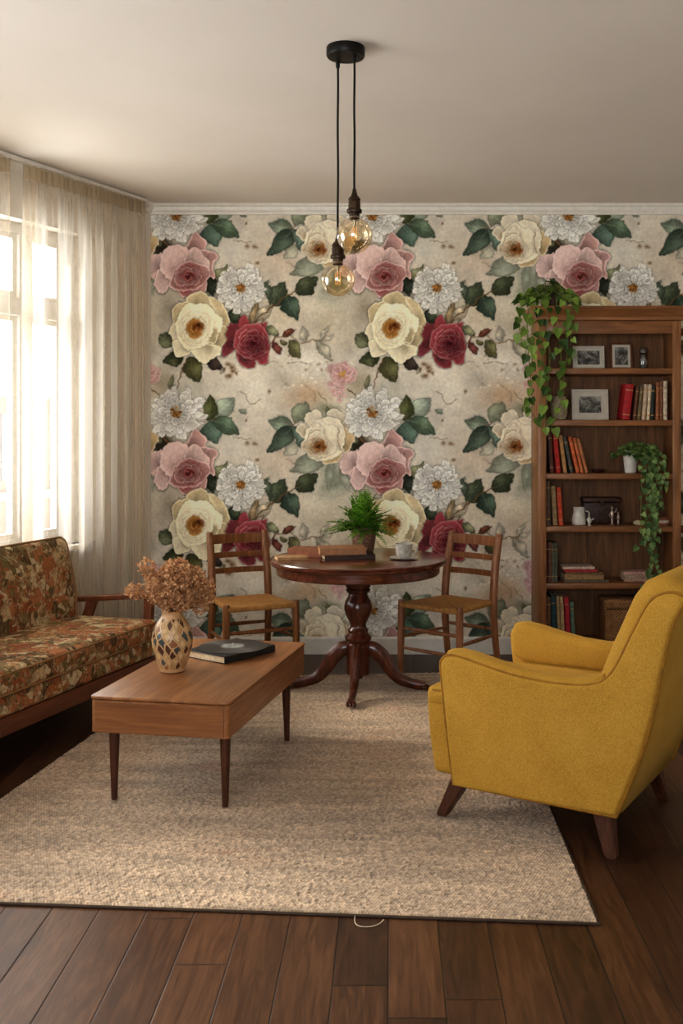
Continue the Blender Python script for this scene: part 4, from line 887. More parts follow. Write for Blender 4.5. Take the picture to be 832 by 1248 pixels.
def dining_chair(label, loc, rz, wood):
    t = thing('dining_chair', label, 'chair', loc, rz, 'rush-seated dining chairs')       # local -y is the front
    for s in (-1, 1):
        b = BM(); tube(b, [Vector((s*.205, -.185, RZ)), Vector((s*.203, -.183, .2)), Vector((s*.2, -.18, .43)), Vector((s*.2, -.18, .456))], [.015, .019, .0205, .018], 12); finish('leg', b, wood, t)
        b = BM(); P = spline([(s*.178, .235, 0), (s*.172, .195, .25), (s*.17, .185, .44), (s*.168, .205, .62), (s*.166, .245, .79), (s*.166, .25, .806)], 5); rr = [.0165+.006*math.sin(PI*i/(len(P)-1)) for i in range(len(P))]; tube(b, P, rr, 12); finish('back_post', b, wood, t)
    for z0, z1, y in ((.742, .797, .238), (.662, .694, .218), (.574, .606, .198)):
        b = BM(); n = 12; pr = []
        for i in range(n+1):
            u = -1+2*i/n; pr.append((u*.168, y+.022*(1-u*u)))
        for a, c in zip(pr, pr[1:]):
            pass
        vs = [[b.verts.new((x, yy+dy, z)) for x, yy in pr] for dy, z in ((-.008, z0), (.008, z0), (.008, z1), (-.008, z1))]
        for k in range(4):
            for i in range(n): b.faces.new((vs[k][i], vs[k][i+1], vs[(k+1) % 4][i+1], vs[(k+1) % 4][i]))
        b.faces.new([vs[k][0] for k in range(4)]); b.faces.new([vs[k][n] for k in (3, 2, 1, 0)]); bmesh.ops.recalc_face_normals(b, faces=b.faces[:])
        bmesh.ops.bevel(b, geom=[e for e in b.edges if e.calc_face_angle(0) > 1], offset=.003, segments=2, affect='EDGES'); finish('back_slat', b, wood, t)
    b = BM(); out = [(-.205, -.20), (.205, -.20), (.172, .185), (-.172, .185)]; prism(b, out, .415, .446, .012, 3, axis='z')
    bmesh.ops.subdivide_edges(b, edges=[e for e in b.edges if e.calc_length() > .2], cuts=6, use_grid_fill=True)
    for v in b.verts:
        if v.co.z > .44: v.co.z -= .012*max(0, 1-(v.co.x/.19)**2)*max(0, 1-(v.co.y/.19)**2)
    finish('seat', b, MT['rush'], t)
    for p, q, r in (((-.2, -.182, .30), (.2, -.182, .30), .011), ((-.2, -.182, .19), (.2, -.182, .19), .009), ((-.203, -.18, .25), (-.172, .2, .25), .010), ((.203, -.18, .25), (.172, .2, .25), .010), ((-.172, .197, .28), (.172, .197, .28), .010), ((-.172, .19, .425), (.172, .19, .425), .013)):
        b = BM(); m = (Vector(p)+Vector(q))/2; tube(b, [Vector(p), m, Vector(q)], [r*.8, r*1.15, r*.8], 10); finish('stretcher', b, wood, t)
    return t
def chair_at(label, fl, fr, back, wood):
    f = Vector(fl); g = Vector(fr); d = (g-f); an = math.atan2(d.y, d.x); c = (f+g)/2+Vector(back)*.19; return dining_chair(label, (c.x, c.y, 0), an, wood)
chair_at('ladder-back wooden chair with pale rush seat, left of the round table', (-.89, 5.53), (-.51, 5.72), (-.447, .894), MT['chair_wood'])
chair_at('ladder-back wooden chair with darker rush seat, right of the round table', (.045, 5.74), (.38, 5.46), (.64, .768), MT['chair_wood2'])

# ================================================================= PENDANT LAMP
PX, PY = -.164, 3.8
t = thing('pendant_lamp', 'black ceiling pendant with two round amber filament bulbs on cords', 'pendant lamp', (PX, PY, CEIL))
b = BM(); lathe(b, [(.07, -.0), (.0715, -.004), (.0715, -.03), (.068, -.036), (.0, -.037)][::-1], 48, cap=False); finish('canopy', b, MT['black_metal'], t)
FIL = NT('glowing_filament'); e = FIL.n('Emission', {0: srgb((255, 176, 84)), 1: 1.1}); FIL.t.links.new(e.outputs[0], FIL.out.inputs[0])
for (bx, by, bz, r) in ((.033, -.02, 2.12-CEIL, .0665), (-.031, .045, 1.966-CEIL, .0635)):
    top = bz+r+.1
    b = BM(); lathe(b, [(.007, -.06), (.008, -.05), (.008, -.036)], 12, (bx, by)); finish('cord_grip', b, MT['black_metal'], t)
    b = BM(); P = [Vector((bx+.0007*math.sin(i*.9), by, -.04+(top+.04)*i/14)) for i in range(15)]; tube(b, P, .0042, 8); finish('cord', b, MT['black_metal'], t)
    b = BM(); z = bz+r-.006; lathe(b, [(.018, z-.004), (.0195, z+.012), (.0195, z+.02), (.027, z+.022), (.0285, z+.028), (.027, z+.035), (.0225, z+.037), (.0225, z+.062), (.021, z+.066), (.0235, z+.07), (.021, z+.076), (.012, z+.086), (.008, z+.1), (.006, z+.112)], 24, (bx, by)); sk = finish('socket', b, MT['bronze'], t)
    b = BM(); pr = [(.0, bz-r)]+[(r*math.sin(a), bz-r*math.cos(a)) for a in [PI*k/20 for k in range(1, 18)]]+[(.0215, bz+r*.93), (.019, bz+r+.004)]
    lathe(b, pr, 36, (bx, by), cap=False); bmesh.ops.remove_doubles(b, verts=b.verts[:], dist=1e-5); bl = finish('bulb', b, MT['amber'], t)
    b = BM()
    for k in range(4):
        a = PI/2*k; x, y = bx+.007*math.cos(a), by+.007*math.sin(a); tube(b, [Vector((x, y, bz+.03)), Vector((x+.003*math.cos(a), y+.003*math.sin(a), bz)), Vector((x, y, bz-.02))], .0011, 5)
    finish('filament', b, FIL.m, bl)
    b = BM(); lathe(b, [(.008, bz+r-.004), (.006, bz+.04), (.003, bz+.03), (.002, bz-.022)], 12, (bx, by)); finish('filament_stem', b, MT['jar_glass'], bl)

# ================================================================= BOOKCASE
BX0, BX1, BY0, BY1, BH = .885, 1.735, 6.12, 6.42, 2.14
t = thing('bookcase', 'tall open wooden bookcase with moulded top against the wallpaper', 'bookcase', ((BX0+BX1)/2, (BY0+BY1)/2, 0))
w = (BX1-BX0)/2; d = (BY1-BY0)/2
for s in (-1, 1):
    b = BM(); x0, x1 = sorted((s*w, s*(w-.028))); box(b, x0, x1, -d+.02, d, 0, BH-.08, .003); finish('side_panel', b, MT['case'], t)
    b = BM(); x0, x1 = sorted((s*(w+.002), s*(w-.048))); box(b, x0, x1, -d, -d+.022, 0, BH-.08, .004); finish('front_stile', b, MT['case'], t)
b = BM(); box(b, -w+.02, w-.02, d-.016, d-.002, .05, BH-.08)
nb_ = 7
for i in range(1, nb_): x = -w+.02+(2*w-.04)*i/nb_; box(b, x-.0035, x+.0035, d-.0175, d-.015, .1, BH-.1)
finish('back_panel', b, MT['case_back'], t, False)
b = BM(); box(b, -w+.046, w-.046, -d+.002, -d+.022, BH-.16, BH-.08, .003); finish('top_rail', b, MT['case_x'], t)
b = BM(); cp = [(0, BH-.085), (.012, BH-.08), (.014, BH-.06), (.024, BH-.05), (.028, BH-.035), (.044, BH-.02), (.048, BH-.012), (.05, BH)]
prev = None
for o_, z in cp:
    ring = [b.verts.new(p) for p in ((-w-o_, d, z), (-w-o_, -d-o_, z), (w+o_, -d-o_, z), (w+o_, d, z))]
    if prev:
        for i in range(4): b.faces.new((prev[i], prev[(i+1) % 4], ring[(i+1) % 4], ring[i]))
    else: b.faces.new(ring[::-1])
    prev = ring
b.faces.new(prev); finish('cornice', b, MT['case_x'], t)
SH = [1.774, 1.464, 1.144, .829, .489, .125]
for z in SH:
    b = BM(); box(b, -w+.026, w-.026, -d+.006, d-.016, z-.034, z, .003); finish('shelf', b, MT['case_x'], t)
b = BM(); box(b, -w+.046, w-.046, -d+.004, -d+.022, 0, .092, .003); finish('plinth', b, MT['case_x'], t)

COV = {}
def cover(c):
    if c not in COV: COV[c] = m_plain('book_cloth_%d' % len(COV), c, .65, var=.16, scale=70, bump=.15)
    return COV[c]
PALE = m_plain('pale_pages', (208, 194, 166), .85, var=.08, scale=150)
SP = m_plain('gilt_band', (176, 140, 84), .5)
def book(label, x, z, th, h, c, lean=0.0, y=6.19, dep=.15, group=None, band=True):
    """upright book: x is the left foot of its spine, lean tips its top (radians, + to the right)"""
    t = thing('book', label, 'book', (x, y, z+th*max(0, math.sin(lean))), 0, group); t.rotation_euler = (0, lean, 0)
    b = BM(); k = .0022; n = 6
    box(b, 0, k, 0, dep, 0, h, .0006, 1); box(b, th-k, th, 0, dep, 0, h, .0006, 1)
    prof = [(th*i/n, -.004*math.sin(PI*i/n)) for i in range(n+1)]
    A = [b.verts.new((px, py, 0)) for px, py in prof]; B = [b.verts.new((px, py, h)) for px, py in prof]
    for i in range(n): b.faces.new((A[i], A[i+1], B[i+1], B[i]))
    b.faces.new(A[::-1]+[]); b.faces.new(B); finish('cover', b, cover(c), t)
    b = BM(); box(b, k, th-k, .001, dep-.004, .003, h-.004); finish('pages', b, PALE, t, False)
    if band:
        for q in (.12, .82):
            b = BM(); V0 = [b.verts.new((px, py-.0006, h*q)) for px, py in prof]; V1 = [b.verts.new((px, py-.0006, h*q+.006)) for px, py in prof]
            for i in range(n): b.faces.new((V0[i], V0[i+1], V1[i+1], V1[i]))
            finish('spine_band', b, SP, t)
    return t
def X(px): return (px-475)/201.5
# second shelf, right hand row
x = X(757); g = 'row of books at the right of the second shelf'
for lab, th, h, c, ln, dx in (('thick scarlet book leaning at the left end of the second-shelf row', .046, .215, (168, 30, 36), .12, .067), ('brown book next to the thick scarlet one', .018, .205, (104, 62, 40), .10, .024), ('olive-brown book third in the second-shelf row', .02, .20, (112, 96, 64), .10, .027), ('cream book with pinkish cast, middle of the second-shelf row', .024, .215, (190, 164, 138), .08, .031), ('pale cream book left of the dark green one', .018, .215, (206, 188, 158), .06, .023), ('very dark green book on the second shelf', .022, .21, (40, 44, 34), .04, .031), ('rust orange book right of the dark green one', .022, .228, (150, 92, 56), .02, .026), ('brown book between rust and cream ones at the row end', .018, .232, (126, 78, 50), .01, .021), ('cream book at the far right end of the second shelf', .024, .235, (206, 190, 164), .0, .026)):
    book(lab, x, SH[1]+.001, th, h, c, ln, group=g); x += dx
# third shelf: leaning to the left
g = 'row of books leaning left on the third shelf'; x = .948
for lab, th, h, c, ln, dx in (('dark brown book at the left end of the third shelf', .022, .25, (96, 58, 42), -.06, .034), ('bright red book on the third shelf', .026, .25, (186, 44, 34), -.09, .04), ('tan book right of the bright red one', .022, .228, (172, 128, 78), -.13, .034), ('slate grey book with pale edge on the third shelf', .02, .222, (74, 74, 70), -.2, .034), ('orange book leaning beside the slate one', .02, .222, (196, 98, 52), -.22, .028), ('slim orange book, second of the orange pair', .018, .216, (190, 106, 62), -.23, .025), ('orange-brown book at the right end of the leaning row', .018, .212, (176, 112, 70), -.25, .02)):
    book(lab, x+h*math.sin(-ln)*.45+0.012, SH[2]+.001+0*th, th, h, c, ln, group=g); x += dx
# fourth shelf
g = 'books at the left of the fourth shelf'; x = .942
for lab, th, h, c, ln, dx in (('tall grey-brown book at the left of the fourth shelf', .026, .27, (96, 74, 54), -.01, .036), ('tan book between grey-brown and orange-red ones', .026, .236, (156, 130, 92), -.06, .034), ('orange-red book on the fourth shelf', .026, .228, (196, 76, 44), -.07, .03)):
    book(lab, x+h*math.sin(-ln)*.5, SH[3]+.001, th, h, c, ln, group=g); x += dx
# fifth shelf
g = 'upright books at the left of the fifth shelf'; x = .939
for lab, th, h, c, ln, dx in (('dark maroon book at the left of the fifth shelf', .016, .235, (84, 34, 28), 0, .018), ('brown book beside the maroon one on the fifth shelf', .018, .235, (112, 76, 52), 0, .02), ('grey book second from right on the fifth shelf', .014, .232, (110, 104, 88), 0, .016), ('grey-green book rightmost of the upright fifth-shelf books', .018, .232, (92, 98, 80), 0, .02)):
    book(lab, x, SH[4]+.001, th, h, c, ln, group=g); x += dx
# bottom shelf
g = 'row of books on the bottom shelf'; x = .94
for lab, th, h, c, ln, dx in (('brown book at the left of the bottom shelf', .03, .27, (112, 76, 48), -.01, .036), ('dark teal book on the bottom shelf', .026, .28, (40, 72, 74), -.03, .032), ('tan book right of the teal one', .018, .278, (168, 144, 104), -.04, .023), ('pale buff book left of the crimson one', .02, .275, (180, 152, 112), -.05, .026), ('crimson book on the bottom shelf', .028, .272, (166, 34, 46), -.05, .035), ('sage green book at the right end of the bottom row', .022, .24, (100, 120, 100), -.06, .03)):
    book(lab, x+h*math.sin(-ln)*.5, SH[5]+.001, th, h, c, ln, group=g); x += dx
# lying stacks
def stack(items, x, y, z, rz, group):
    for i, (lab, w_, d_, h_, c, pg, dx, dr) in enumerate(items):
        t = thing('book', lab, 'book', (x+dx, y, z+.0006), rz+dr, group); flat_book(t, w_, d_, h_, cover(c), pg, .0025); z += h_+.0006
stack([('grey book at the bottom of the lying stack on the fifth shelf', .27, .16, .014, (104, 92, 76), PALE, 0, 0), ('thick tan book in the lying stack on the fifth shelf', .235, .155, .034, (150, 122, 80), MT['paper'], .005, .02), ('thin brown book in the lying stack under the red one', .225, .15, .012, (122, 92, 62), PALE, .008, -.03), ('red book second from top of the lying stack', .2, .145, .016, (168, 48, 52), PALE, .0, .03), ('pinkish white book on top of the lying stack', .19, .14, .016, (200, 176, 158), PALE, -.005, .0)], 1.045, 6.16, SH[4], 0, 'books lying in the left stack on the fifth shelf')
stack([('dull pink book at the bottom of the small stack below the ivy', .17, .13, .022, (176, 140, 122), PALE, 0, 0), ('beige book in the middle of the small stack below the ivy', .16, .125, .018, (182, 160, 134), PALE, .006, .06), ('rosy book on top of the small stack below the ivy', .15, .12, .02, (190, 150, 136), PALE, -.01, -.08)], 1.415, 6.18, SH[4], 0, 'small stack of books on the fifth shelf')

# framed photographs
def m_photo(seed):
    t = NT('old_photograph'); v = t.coord(loc=(seed*3.1, seed, 0)); sp = t.n('SeparateXYZ', {0: t.n('TexCoord').outputs['Object']}); nz = t.noise(v, 26, 6, .65, .6)
    f = t.math('ADD', nz.outputs[0], t.math('MULTIPLY', sp.outputs[2], 1.5)); col = t.ramp(f, [(.45, (30, 29, 27)), (.6, (88, 85, 79)), (.74, (164, 159, 148))]); t.bsdf(col, .35); return t.m
def frame(label, x, z, w_, h_, bw, fm, matw, seed, y=6.27, tilt=-.1, rz=0):
    t = thing('picture_frame', label, 'picture frame', (x, y, z), rz, 'framed photographs in the bookcase'); t.rotation_euler = (tilt, 0, rz)
    b = BM()
    for q in ((-w_/2, -w_/2+bw, 0, h_), (w_/2-bw, w_/2, 0, h_), (-w_/2+bw, w_/2-bw, 0, bw), (-w_/2+bw, w_/2-bw, h_-bw, h_)): box(b, q[0], q[1], 0, .014, q[2], q[3], .002, 1)
    finish('frame', b, fm, t)
    b = BM(); box(b, -w_/2+bw, w_/2-bw, .006, .012, bw, h_-bw); finish('mat_board', b, m_plain('mat_board', (206, 198, 182), .8, var=.03), t, False)
    b = BM(); m = bw+matw; box(b, -w_/2+m, w_/2-m, .004, .0065, m, h_-m); finish('photograph', b, m_photo(seed), t, False)
    b = BM(); s = abs(math.sin(tilt)); box(b, -.015, .015, .014, .018, .02, h_*.7, M=None); finish('stand', b, MT['leg_wood'], t, False)
WF = m_plain('white_frame', (204, 196, 180), .5, var=.05); BF = m_wood('brown_frame', (86, 48, 26), (128, 76, 42), 'z', .45)
frame('white framed landscape photograph on the top shelf beside the trailing plant', X(720), SH[0]+.002, .195, .145, .012, WF, .018, 1)
frame('small brown framed portrait photograph on the top shelf', X(760.5), SH[0]+.002, .135, .165, .012, BF, .016, 2)
frame('larger pale framed photograph of buildings on the second shelf', X(722), SH[1]+.002, .225, .19, .015, WF, .03, 3)
# jar on the top shelf
t = thing('glass_jar', 'small clear glass jar with metal lid at the right of the top shelf', 'jar', (X(786), 6.25, SH[0]+.0005)); b = BM(); lathe(b, [(.0, 0), (.024, 0), (.026, .004), (.026, .085), (.022, .095), (.02, .1)], 24, cap=False); finish('glass', b, MT['jar_glass'], t); b = BM(); lathe(b, [(.024, .098), (.026, .1), (.026, .122), (.02, .13), (.0, .132)], 24, cap=False); finish('lid', b, m_plain('pewter', (110, 104, 96), .4, .8), t)
b = BM(); lathe(b, [(.0, .003), (.022, .003), (.022, .05), (.0, .05)], 20, cap=False); finish('salt', b, m_plain('grey_salt', (150, 148, 142), .9), t)
# beige pot on the second shelf
t = thing('stoneware_pot', 'squat beige stoneware pot under the trailing plant on the second shelf', 'pot', (X(681.5), 6.22, SH[1]+.0005)); b = BM(); lathe(b, [(.036, 0), (.042, .004), (.05, .04), (.053, .08), (.05, .115), (.044, .135), (.046, .142), (.042, .143), (.04, .13), (.045, .1), (.03, .05)], 28); finish('body', b, m_plain('beige_stoneware', (150, 136, 112), .7, var=.15, scale=40, bump=.3), t)
# fourth shelf: jug, chest, figurines, pot
t = thing('white_jug', 'small white ceramic jug on the fourth shelf', 'jug', (X(706), 6.22, SH[3]+.0005), 0); b = BM(); lathe(b, [(.036, 0), (.041, .004), (.043, .03), (.038, .06), (.034, .08), (.035, .1), (.038, .107), (.034, .106), (.03, .085), (.036, .04), (.02, .01)], 28); finish('body', b, MT['china'], t)
b = BM(); tube(b, spline([(.038, 0, .085), (.06, 0, .075), (.058, 0, .04), (.041, 0, .03)], 5), .0045, 8); finish('handle', b, MT['china'], t)
t = thing('wooden_chest', 'dark carved wooden box at the back of the fourth shelf', 'box', (X(737), 6.33, SH[3]+.0005)); b = BM(); box(b, -.115, .115, -.05, .05, 0, .13, .006); finish('body', b, m_plain('dark_carved_wood', (58, 34, 22), .5, var=.35, scale=40, bump=.5), t)
b = BM(); box(b, -.12, .12, -.055, .055, .131, .162, .01, 3); finish('lid', b, m_plain('dark_carved_lid', (66, 38, 26), .5, var=.35, scale=40, bump=.5), t); b = BM(); box(b, -.012, .012, -.06, -.05, .11, .14, .002); finish('clasp', b, MT['bronze'], t)
SIL = m_plain('silvered_metal', (176, 160, 148), .3, .85, var=.15)
def figurine(label, x, y, h, s):
    t = thing('figurine', label, 'figurine', (x, y, SH[3]+.0005), s, 'silver figurines on the fourth shelf'); b = BM()
    lathe(b, [(.0, 0), (.014, 0), (.015, .004), (.01, .008), (.006, .02), (.009, h*.45), (.011, h*.62), (.006, h*.76), (.004, h*.8), (.008, h*.86), (.0085, h*.92), (.005, h*.98), (.0, h)], 14, cap=False)
    finish('body', b, SIL, t); b = BM(); tube(b, spline([(-.009, 0, h*.68), (-.02, -.004, h*.55), (-.012, -.012, h*.42)], 4), .003, 6); tube(b, spline([(.009, 0, h*.68), (.021, -.004, h*.72), (.024, -.008, h*.9)], 4), .003, 6); finish('arms', b, SIL, t)
figurine('taller silver figurine with raised arm in front of the dark box', X(745), 6.19, .115, .2); figurine('shorter silver figurine right of the taller one', X(753), 6.2, .085, 1.4)
t = thing('bird_figurine', 'tiny white porcelain bird beside the white jug', 'figurine', (X(717), 6.18, SH[3]+.0005)); b = BM(); lathe(b, [(.0, 0), (.012, 0), (.012, .004), (.004, .008), (.012, .02), (.014, .03), (.008, .042), (.008, .048), (.0, .053)], 14, cap=False); finish('body', b, MT['china'], t); b = BM(); tube(b, [Vector((.006, 0, .03)), Vector((.03, 0, .042))], [.007, .002], 6); tube(b, [Vector((-.005, 0, .047)), Vector((-.016, 0, .045))], [.003, .0005], 6); finish('tail_and_beak', b, MT['china'], t)
t = thing('terracotta_pot', 'small terracotta pot with a pale band at the right of the fourth shelf', 'pot', (X(805), 6.16, SH[3]+.0005)); b = BM(); lathe(b, [(.026, 0), (.03, .003), (.036, .04), (.037, .048), (.032, .048), (.028, .01)], 24); pb = finish('body', b, m_plain('terracotta', (140, 88, 66), .8), t); b = BM(); lathe(b, [(.0335, .018), (.0365, .019), (.038, .034), (.0362, .035)], 24, cap=False); finish('pale_band', b, m_plain('pale_band', (190, 174, 156), .7), t)
t = thing('stone', 'smooth pale stone lying among the ivy on the fourth shelf', 'stone', (X(776), 6.17, SH[3]+.0005)); b = BM(); bmesh.ops.create_icosphere(b, subdivisions=3, radius=1); 
for v in b.verts: v.co = Vector((v.co.x*.03, v.co.y*.022, (v.co.z+1)*.017))*(1+.08*mnoise.noise(v.co*2))
for v in b.verts: v.co.z = max(v.co.z, 0)
finish('stone_body', b, m_plain('pale_stone', (190, 176, 140), .8), t)
t = thing('trinket_dish', 'low dark trinket dish on the third shelf', 'dish', (X(730), 6.24, SH[2]+.0005)); b = BM(); lathe(b, [(.0, 0), (.026, 0), (.04, .012), (.046, .02), (.043, .021), (.026, .006), (.0, .005)], 28, cap=False); finish('bowl', b, m_plain('dark_lacquer', (60, 40, 32), .3), t)
# wicker basket
t = thing('wicker_basket', 'square woven wicker basket with lid on the bottom shelf', 'basket', (X(763), 6.25, SH[5]+.0005))
def m_wick():
    t = NT('wicker'); v = t.coord(); sp = t.n('SeparateXYZ', {0: v}); a = t.math('SINE', t.math('MULTIPLY', sp.outputs[2], 420)); c = t.math('SINE', t.math('MULTIPLY', t.math('ADD', sp.outputs[0], sp.outputs[1]), 300)); w = t.math('MULTIPLY', a, c)
    f = t.math('ADD', .5, t.math('MULTIPLY', w, .3)); f = t.math('ADD', f, t.math('MULTIPLY', t.math('SUBTRACT', t.noise(v, 30, 3).outputs[0], .5), .5)); col = t.ramp(f, [(.2, (96, 66, 42)), (.55, (164, 120, 80)), (.85, (204, 162, 114))]); t.bsdf(col, .75, 0, .3, t.bump(w, .8, .004)); return t.m
MT['wicker'] = m_wick()
b = BM(); box(b, -.14, .14, -.11, .1, 0, .205, .012, 3); finish('body', b, MT['wicker'], t); b = BM(); box(b, -.146, .146, -.116, .106, .206, .262, .014, 3); finish('lid', b, MT['wicker'], t)

# ================================================================= TRAILING PLANTS
def heart(bm, base, d, nrm, L, rd, lobes=False):
    """pointed heart leaf folded along its midrib"""
    d = d.normalized(); s = d.cross(nrm)
    s = s.normalized() if s.length > 1e-3 else d.orthogonal().normalized(); n = s.cross(d).normalized()
    if lobes: prof = [(0, .12), (-.06, .36), (.16, .5), (.3, .34), (.5, .46), (.62, .24), (.8, .16)]
    else: prof = [(-.05, .16), (-.04, .32), (.12, .44), (.34, .43), (.58, .3), (.8, .14)]
    cv = rd.uniform(.05, .25)
    pt = lambda a, w: base+d*L*a+s*L*w+n*(abs(w)*L*.28-cv*L*a*a)
    mid = [bm.verts.new(pt(a, 0)) for a in (0., .35, .7)]; tip = bm.verts.new(pt(1, 0))
    for sg in (1, -1):
        e = [bm.verts.new(pt(a, w*sg)) for a, w in prof]; k = len(e)
        ch = [mid[0]]+e+[tip]
        f = [(mid[0], e[0], e[1], e[2], mid[1])] if not lobes else [(mid[0], e[0], e[1], e[2], mid[1])]
        f.append((mid[1], e[2], e[3], mid[2])); f.append((mid[2],)+tuple(e[3:])+(tip,))
        for q in f: bm.faces.new(q if sg > 0 else q[::-1])
def trail(bv, bl, pts, rd, step, size, lobes=False, out=Vector((0, -1, 0)), r=.0022):
    P = spline(pts, 8); tube(bv, P, r, 5); acc = 0
    for a, c in zip(P, P[1:]):
        acc += (c-a).length
        if acc > step:
            acc = 0; t = (c-a).normalized(); sd = Vector((rd.uniform(-1, 1), rd.uniform(-1.0, .1), rd.uniform(-.5, .3)))
            dr = (sd+t*.4+Vector((0, 0, -.35))).normalized(); L = size*rd.uniform(.7, 1.25); st = c+dr*L*.35
            tube(bv, [c, st], r*.6, 4); heart(bl, st, (dr+Vector((0, 0, -.5))).normalized(), (out+Vector((rd.uniform(-.6, .6), 0, rd.uniform(-.1, .9)))).normalized(), L, rd, lobes)
# pothos on the bookcase top
t = thing('trailing_pothos', 'green trailing pothos on the bookcase top, vines hanging at its left corner', 'potted plant', (.985, 6.27, BH+.0005)); rd = random.Random(5)
b = BM(); lathe(b, [(.05, 0), (.055, .003), (.07, .085), (.072, .092), (.064, .092), (.058, .07), (.02, .068)], 28); finish('pot', b, m_plain('dark_clay_pot', (80, 58, 44), .8), t); b = BM(); lathe(b, [(.0, .074), (.062, .076)], 20, cap=False); finish('soil', b, MT['soil'], t)
bl, bv = BM(), BM()
for i in range(80):
    a = rd.uniform(0, 6.283); r = rd.uniform(.02, .15); e = Vector((-.04+r*math.cos(a)*1.15, -.06+r*math.sin(a)*.8, .03+.14*(1-(r/.16)**2)*rd.uniform(.4, 1.1)))
    if e.y > .13: e.y = .1
    tube(bv, spline([(rd.uniform(-.03, .03), rd.uniform(-.03, .03), .075), e*.5+Vector((0, 0, .09)), e], 3), .0018, 4); heart(bl, e, Vector((math.cos(a), math.sin(a)-.5, rd.uniform(-.9, .2))), Vector((rd.uniform(-.4, .4), -.7, 1)), rd.uniform(.05, .075), rd)
for pts, st in (([(-.03, -.05, .08), (-.13, -.12, .06), (-.17, -.19, -.1), (-.165, -.2, -.3), (-.15, -.2, -.5), (-.175, -.2, -.62)], .036), ([(-.02, -.03, .08), (-.16, -.1, .08), (-.215, -.16, -.03), (-.21, -.18, -.2)], .034), ([(-.02, -.05, .08), (-.12, -.2, .05), (-.14, -.23, -.1), (-.15, -.23, -.35), (-.165, -.22, -.58), (-.13, -.22, -.66)], .04),
    ([(.0, -.06, .08), (-.05, -.2, .04), (-.06, -.235, -.12), (-.045, -.235, -.3), (-.06, -.235, -.52), (-.075, -.235, -.72)], .042), ([(.02, -.06, .08), (.0, -.2, .05), (.0, -.235, -.1), (.02, -.235, -.3), (.04, -.235, -.46), (.01, -.235, -.6), (-.04, -.235, -.73)], .04), ([(.03, -.05, .08), (.05, -.2, .05), (.055, -.235, -.1), (.06, -.235, -.25), (.045, -.235, -.38)], .038), ([(.03, -.06, .08), (.08, -.2, .05), (.085, -.235, -.08), (.075, -.235, -.24)], .034), ([(-.03, -.05, .08), (-.08, -.19, .06), (-.1, -.235, -.1), (-.09, -.235, -.3), (-.1, -.235, -.42)], .036)):
    trail(bv, bl, pts, rd, st*1.3, .055)
finish('foliage', bl, MT['pothos'], t, False); finish('vine', bv, MT['vine'], t)
# ivy on the third shelf
t = thing('trailing_ivy', 'variegated ivy in a white pot on the third shelf, trailing over lower shelves', 'potted plant', (X(768), 6.2, SH[2]+.0005)); rd = random.Random(9)
b = BM(); lathe(b, [(.03, 0), (.034, .003), (.043, .08), (.05, .13), (.052, .138), (.047, .139), (.042, .12), (.02, .118)], 28); finish('pot', b, m_plain('white_pot', (206, 200, 188), .4, var=.05), t); b = BM(); lathe(b, [(.0, .122), (.045, .124)], 20, cap=False); finish('soil', b, MT['soil'], t)
bl, bv = BM(), BM()
for i in range(110):
    a = rd.uniform(0, 6.283); r = rd.uniform(.02, .12); e = Vector((.035+r*math.cos(a)*1.25, -.03+r*math.sin(a)*.75, .1+.085*(1-(r/.13)**2)*rd.uniform(.3, 1.1)))
    e.y = min(e.y, .1)
    tube(bv, spline([(rd.uniform(-.02, .02), rd.uniform(-.02, .02), .12), e*.5+Vector((0, 0, .09)), e], 3), .0013, 4); heart(bl, e, Vector((math.cos(a), math.sin(a)-.5, rd.uniform(-.9, .2))), Vector((rd.uniform(-.4, .4), -.7, .9)), rd.uniform(.026, .045), rd, True)
for pts, st in (([(.02, -.02, .12), (.04, -.1, .1), (.035, -.13, -.05), (.03, -.13, -.25), (.035, -.13, -.4)], .02), ([(.02, -.02, .12), (.07, -.1, .12), (.08, -.13, -.03), (.085, -.13, -.25), (.09, -.13, -.42), (.085, -.13, -.58), (.1, -.13, -.7)], .019), ([(.03, -.02, .12), (.1, -.09, .11), (.12, -.13, -.02), (.125, -.13, -.2), (.13, -.13, -.32)], .019), ([(.03, -.02, .12), (.14, -.08, .1), (.17, -.13, .02), (.175, -.13, -.08)], .018), ([(.03, -.03, .12), (.09, -.1, .1), (.1, -.14, -.1), (.1, -.14, -.3), (.12, -.14, -.48), (.13, -.14, -.6), (.09, -.14, -.68)], .018), ([(.03, -.03, .12), (.06, -.1, .1), (.06, -.14, -.1), (.055, -.14, -.3), (.02, -.14, -.42)], .02), ([(.05, -.03, .12), (.12, -.1, .1), (.15, -.13, -.05), (.15, -.13, -.2)], .018),
    ([(.03, -.03, .12), (.09, -.1, .1), (.095, -.14, -.2), (.09, -.14, -.45), (.075, -.14, -.62), (.04, -.14, -.68), (.07, -.14, -.74)], .02)):
    trail(bv, bl, pts, rd, st*1.35, .036, True)
finish('foliage', bl, MT['ivy'], t, False); finish('vine', bv, MT['vine'], t)

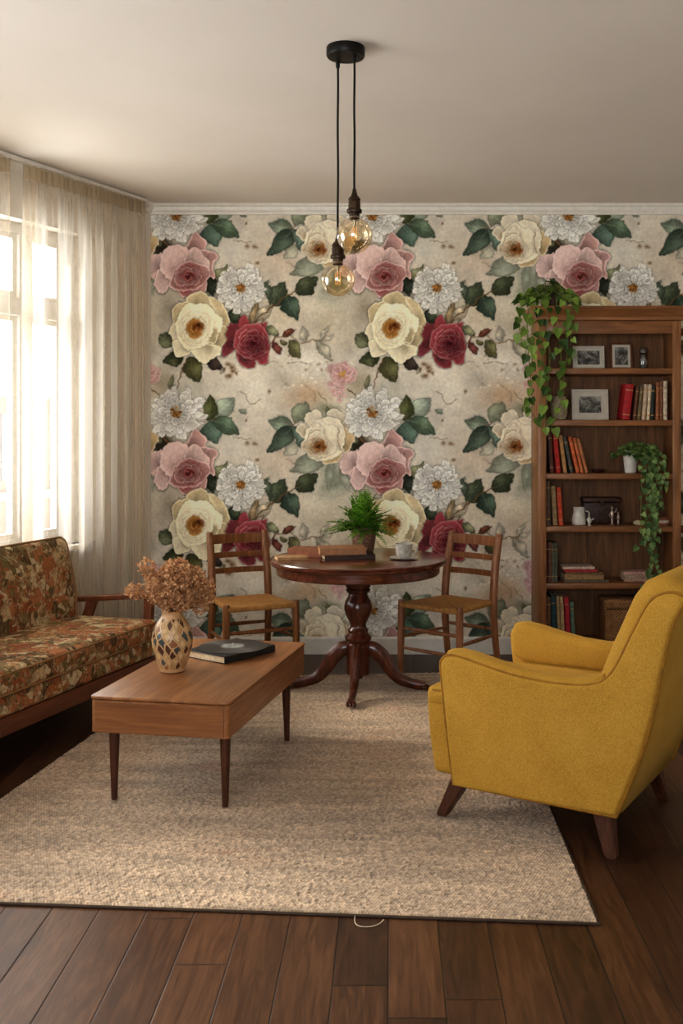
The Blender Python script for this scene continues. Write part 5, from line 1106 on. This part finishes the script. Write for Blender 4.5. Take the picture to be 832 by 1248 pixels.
# ================================================================= LIGHT
wd = bpy.data.worlds.new('overcast_sky'); SC.world = wd; wd.use_nodes = True; nt = wd.node_tree; nt.nodes.clear()
wo = nt.nodes.new('ShaderNodeOutputWorld'); bg = nt.nodes.new('ShaderNodeBackground'); tc = nt.nodes.new('ShaderNodeTexCoord'); sx = nt.nodes.new('ShaderNodeSeparateXYZ'); cr = nt.nodes.new('ShaderNodeValToRGB')
nt.links.new(tc.outputs['Generated'], sx.inputs[0]); nt.links.new(sx.outputs[2], cr.inputs[0]); nt.links.new(cr.outputs[0], bg.inputs[0]); nt.links.new(bg.outputs[0], wo.inputs[0])
cr.color_ramp.elements[0].position = 0; cr.color_ramp.elements[0].color = (1.56, 1.62, 1.68, 1); cr.color_ramp.elements[1].position = .1; cr.color_ramp.elements[1].color = (.9, .97, 1.08, 1)
bg.inputs[1].default_value = SKY
def portal(name, W, base, ang, y):
    x0, x1, z0, z1 = W; l = bpy.data.lights.new(name, 'AREA'); l.shape = 'RECTANGLE'; l.size = x1-x0; l.size_y = z1-z0; l.cycles.is_portal = True
    o = bpy.data.objects.new(name, l); COL.objects.link(o); M = Matrix.Translation((*base, 0)) @ Matrix.Rotation(ang, 4, 'Z')
    p = M @ Vector(((x0+x1)/2, y, (z0+z1)/2)); dr = (M.to_3x3() @ Vector((0, 1, 0))); o.location = p; o.rotation_euler = dr.to_track_quat('-Z', 'Y').to_euler()
portal('sky_portal', W1, WL, WANG, -.26); portal('sky_portal', W2, WL, WANG, -.26)
l = bpy.data.lights.new('sky_portal', 'AREA'); l.shape = 'RECTANGLE'; l.size = FILL_HOLE[1]-FILL_HOLE[0]; l.size_y = FILL_HOLE[3]-FILL_HOLE[2]; l.cycles.is_portal = True
o = bpy.data.objects.new('sky_portal', l); COL.objects.link(o); o.location = (2.75-(FILL_HOLE[0]+FILL_HOLE[1])/2, -1.42, 1.6); o.rotation_euler = Vector((0, 1, 0)).to_track_quat('-Z', 'Y').to_euler()  # guides skylight through the added fill opening in the rear wall

sun = bpy.data.lights.new('hazy_sun', 'SUN'); sun.energy = SUN; sun.angle = R(14); sun.color = (1, .95, .88)
so = bpy.data.objects.new('hazy_sun', sun); COL.objects.link(so); so.rotation_euler = Vector((.80, -.22, -.50)).to_track_quat('-Z', 'Y').to_euler(); so.location = (-8, 6, 6)

# ================================================================= CAMERA
cam = bpy.data.cameras.new('camera'); co = bpy.data.objects.new('camera', cam); COL.objects.link(co); SC.camera = co
co.location = (0, 0, 1.4); co.rotation_euler = (PI/2, 0, 0); cam.sensor_fit = 'HORIZONTAL'; cam.sensor_width = 36; cam.lens = 36*1250/832
cam.shift_x = -(475-416)/832; cam.shift_y = -(624-525)/832; cam.clip_start = .05; cam.clip_end = 200
SC.view_settings.view_transform = 'Standard'; SC.view_settings.look = 'Medium High Contrast'; SC.view_settings.exposure = 0; SC.view_settings.gamma = 1
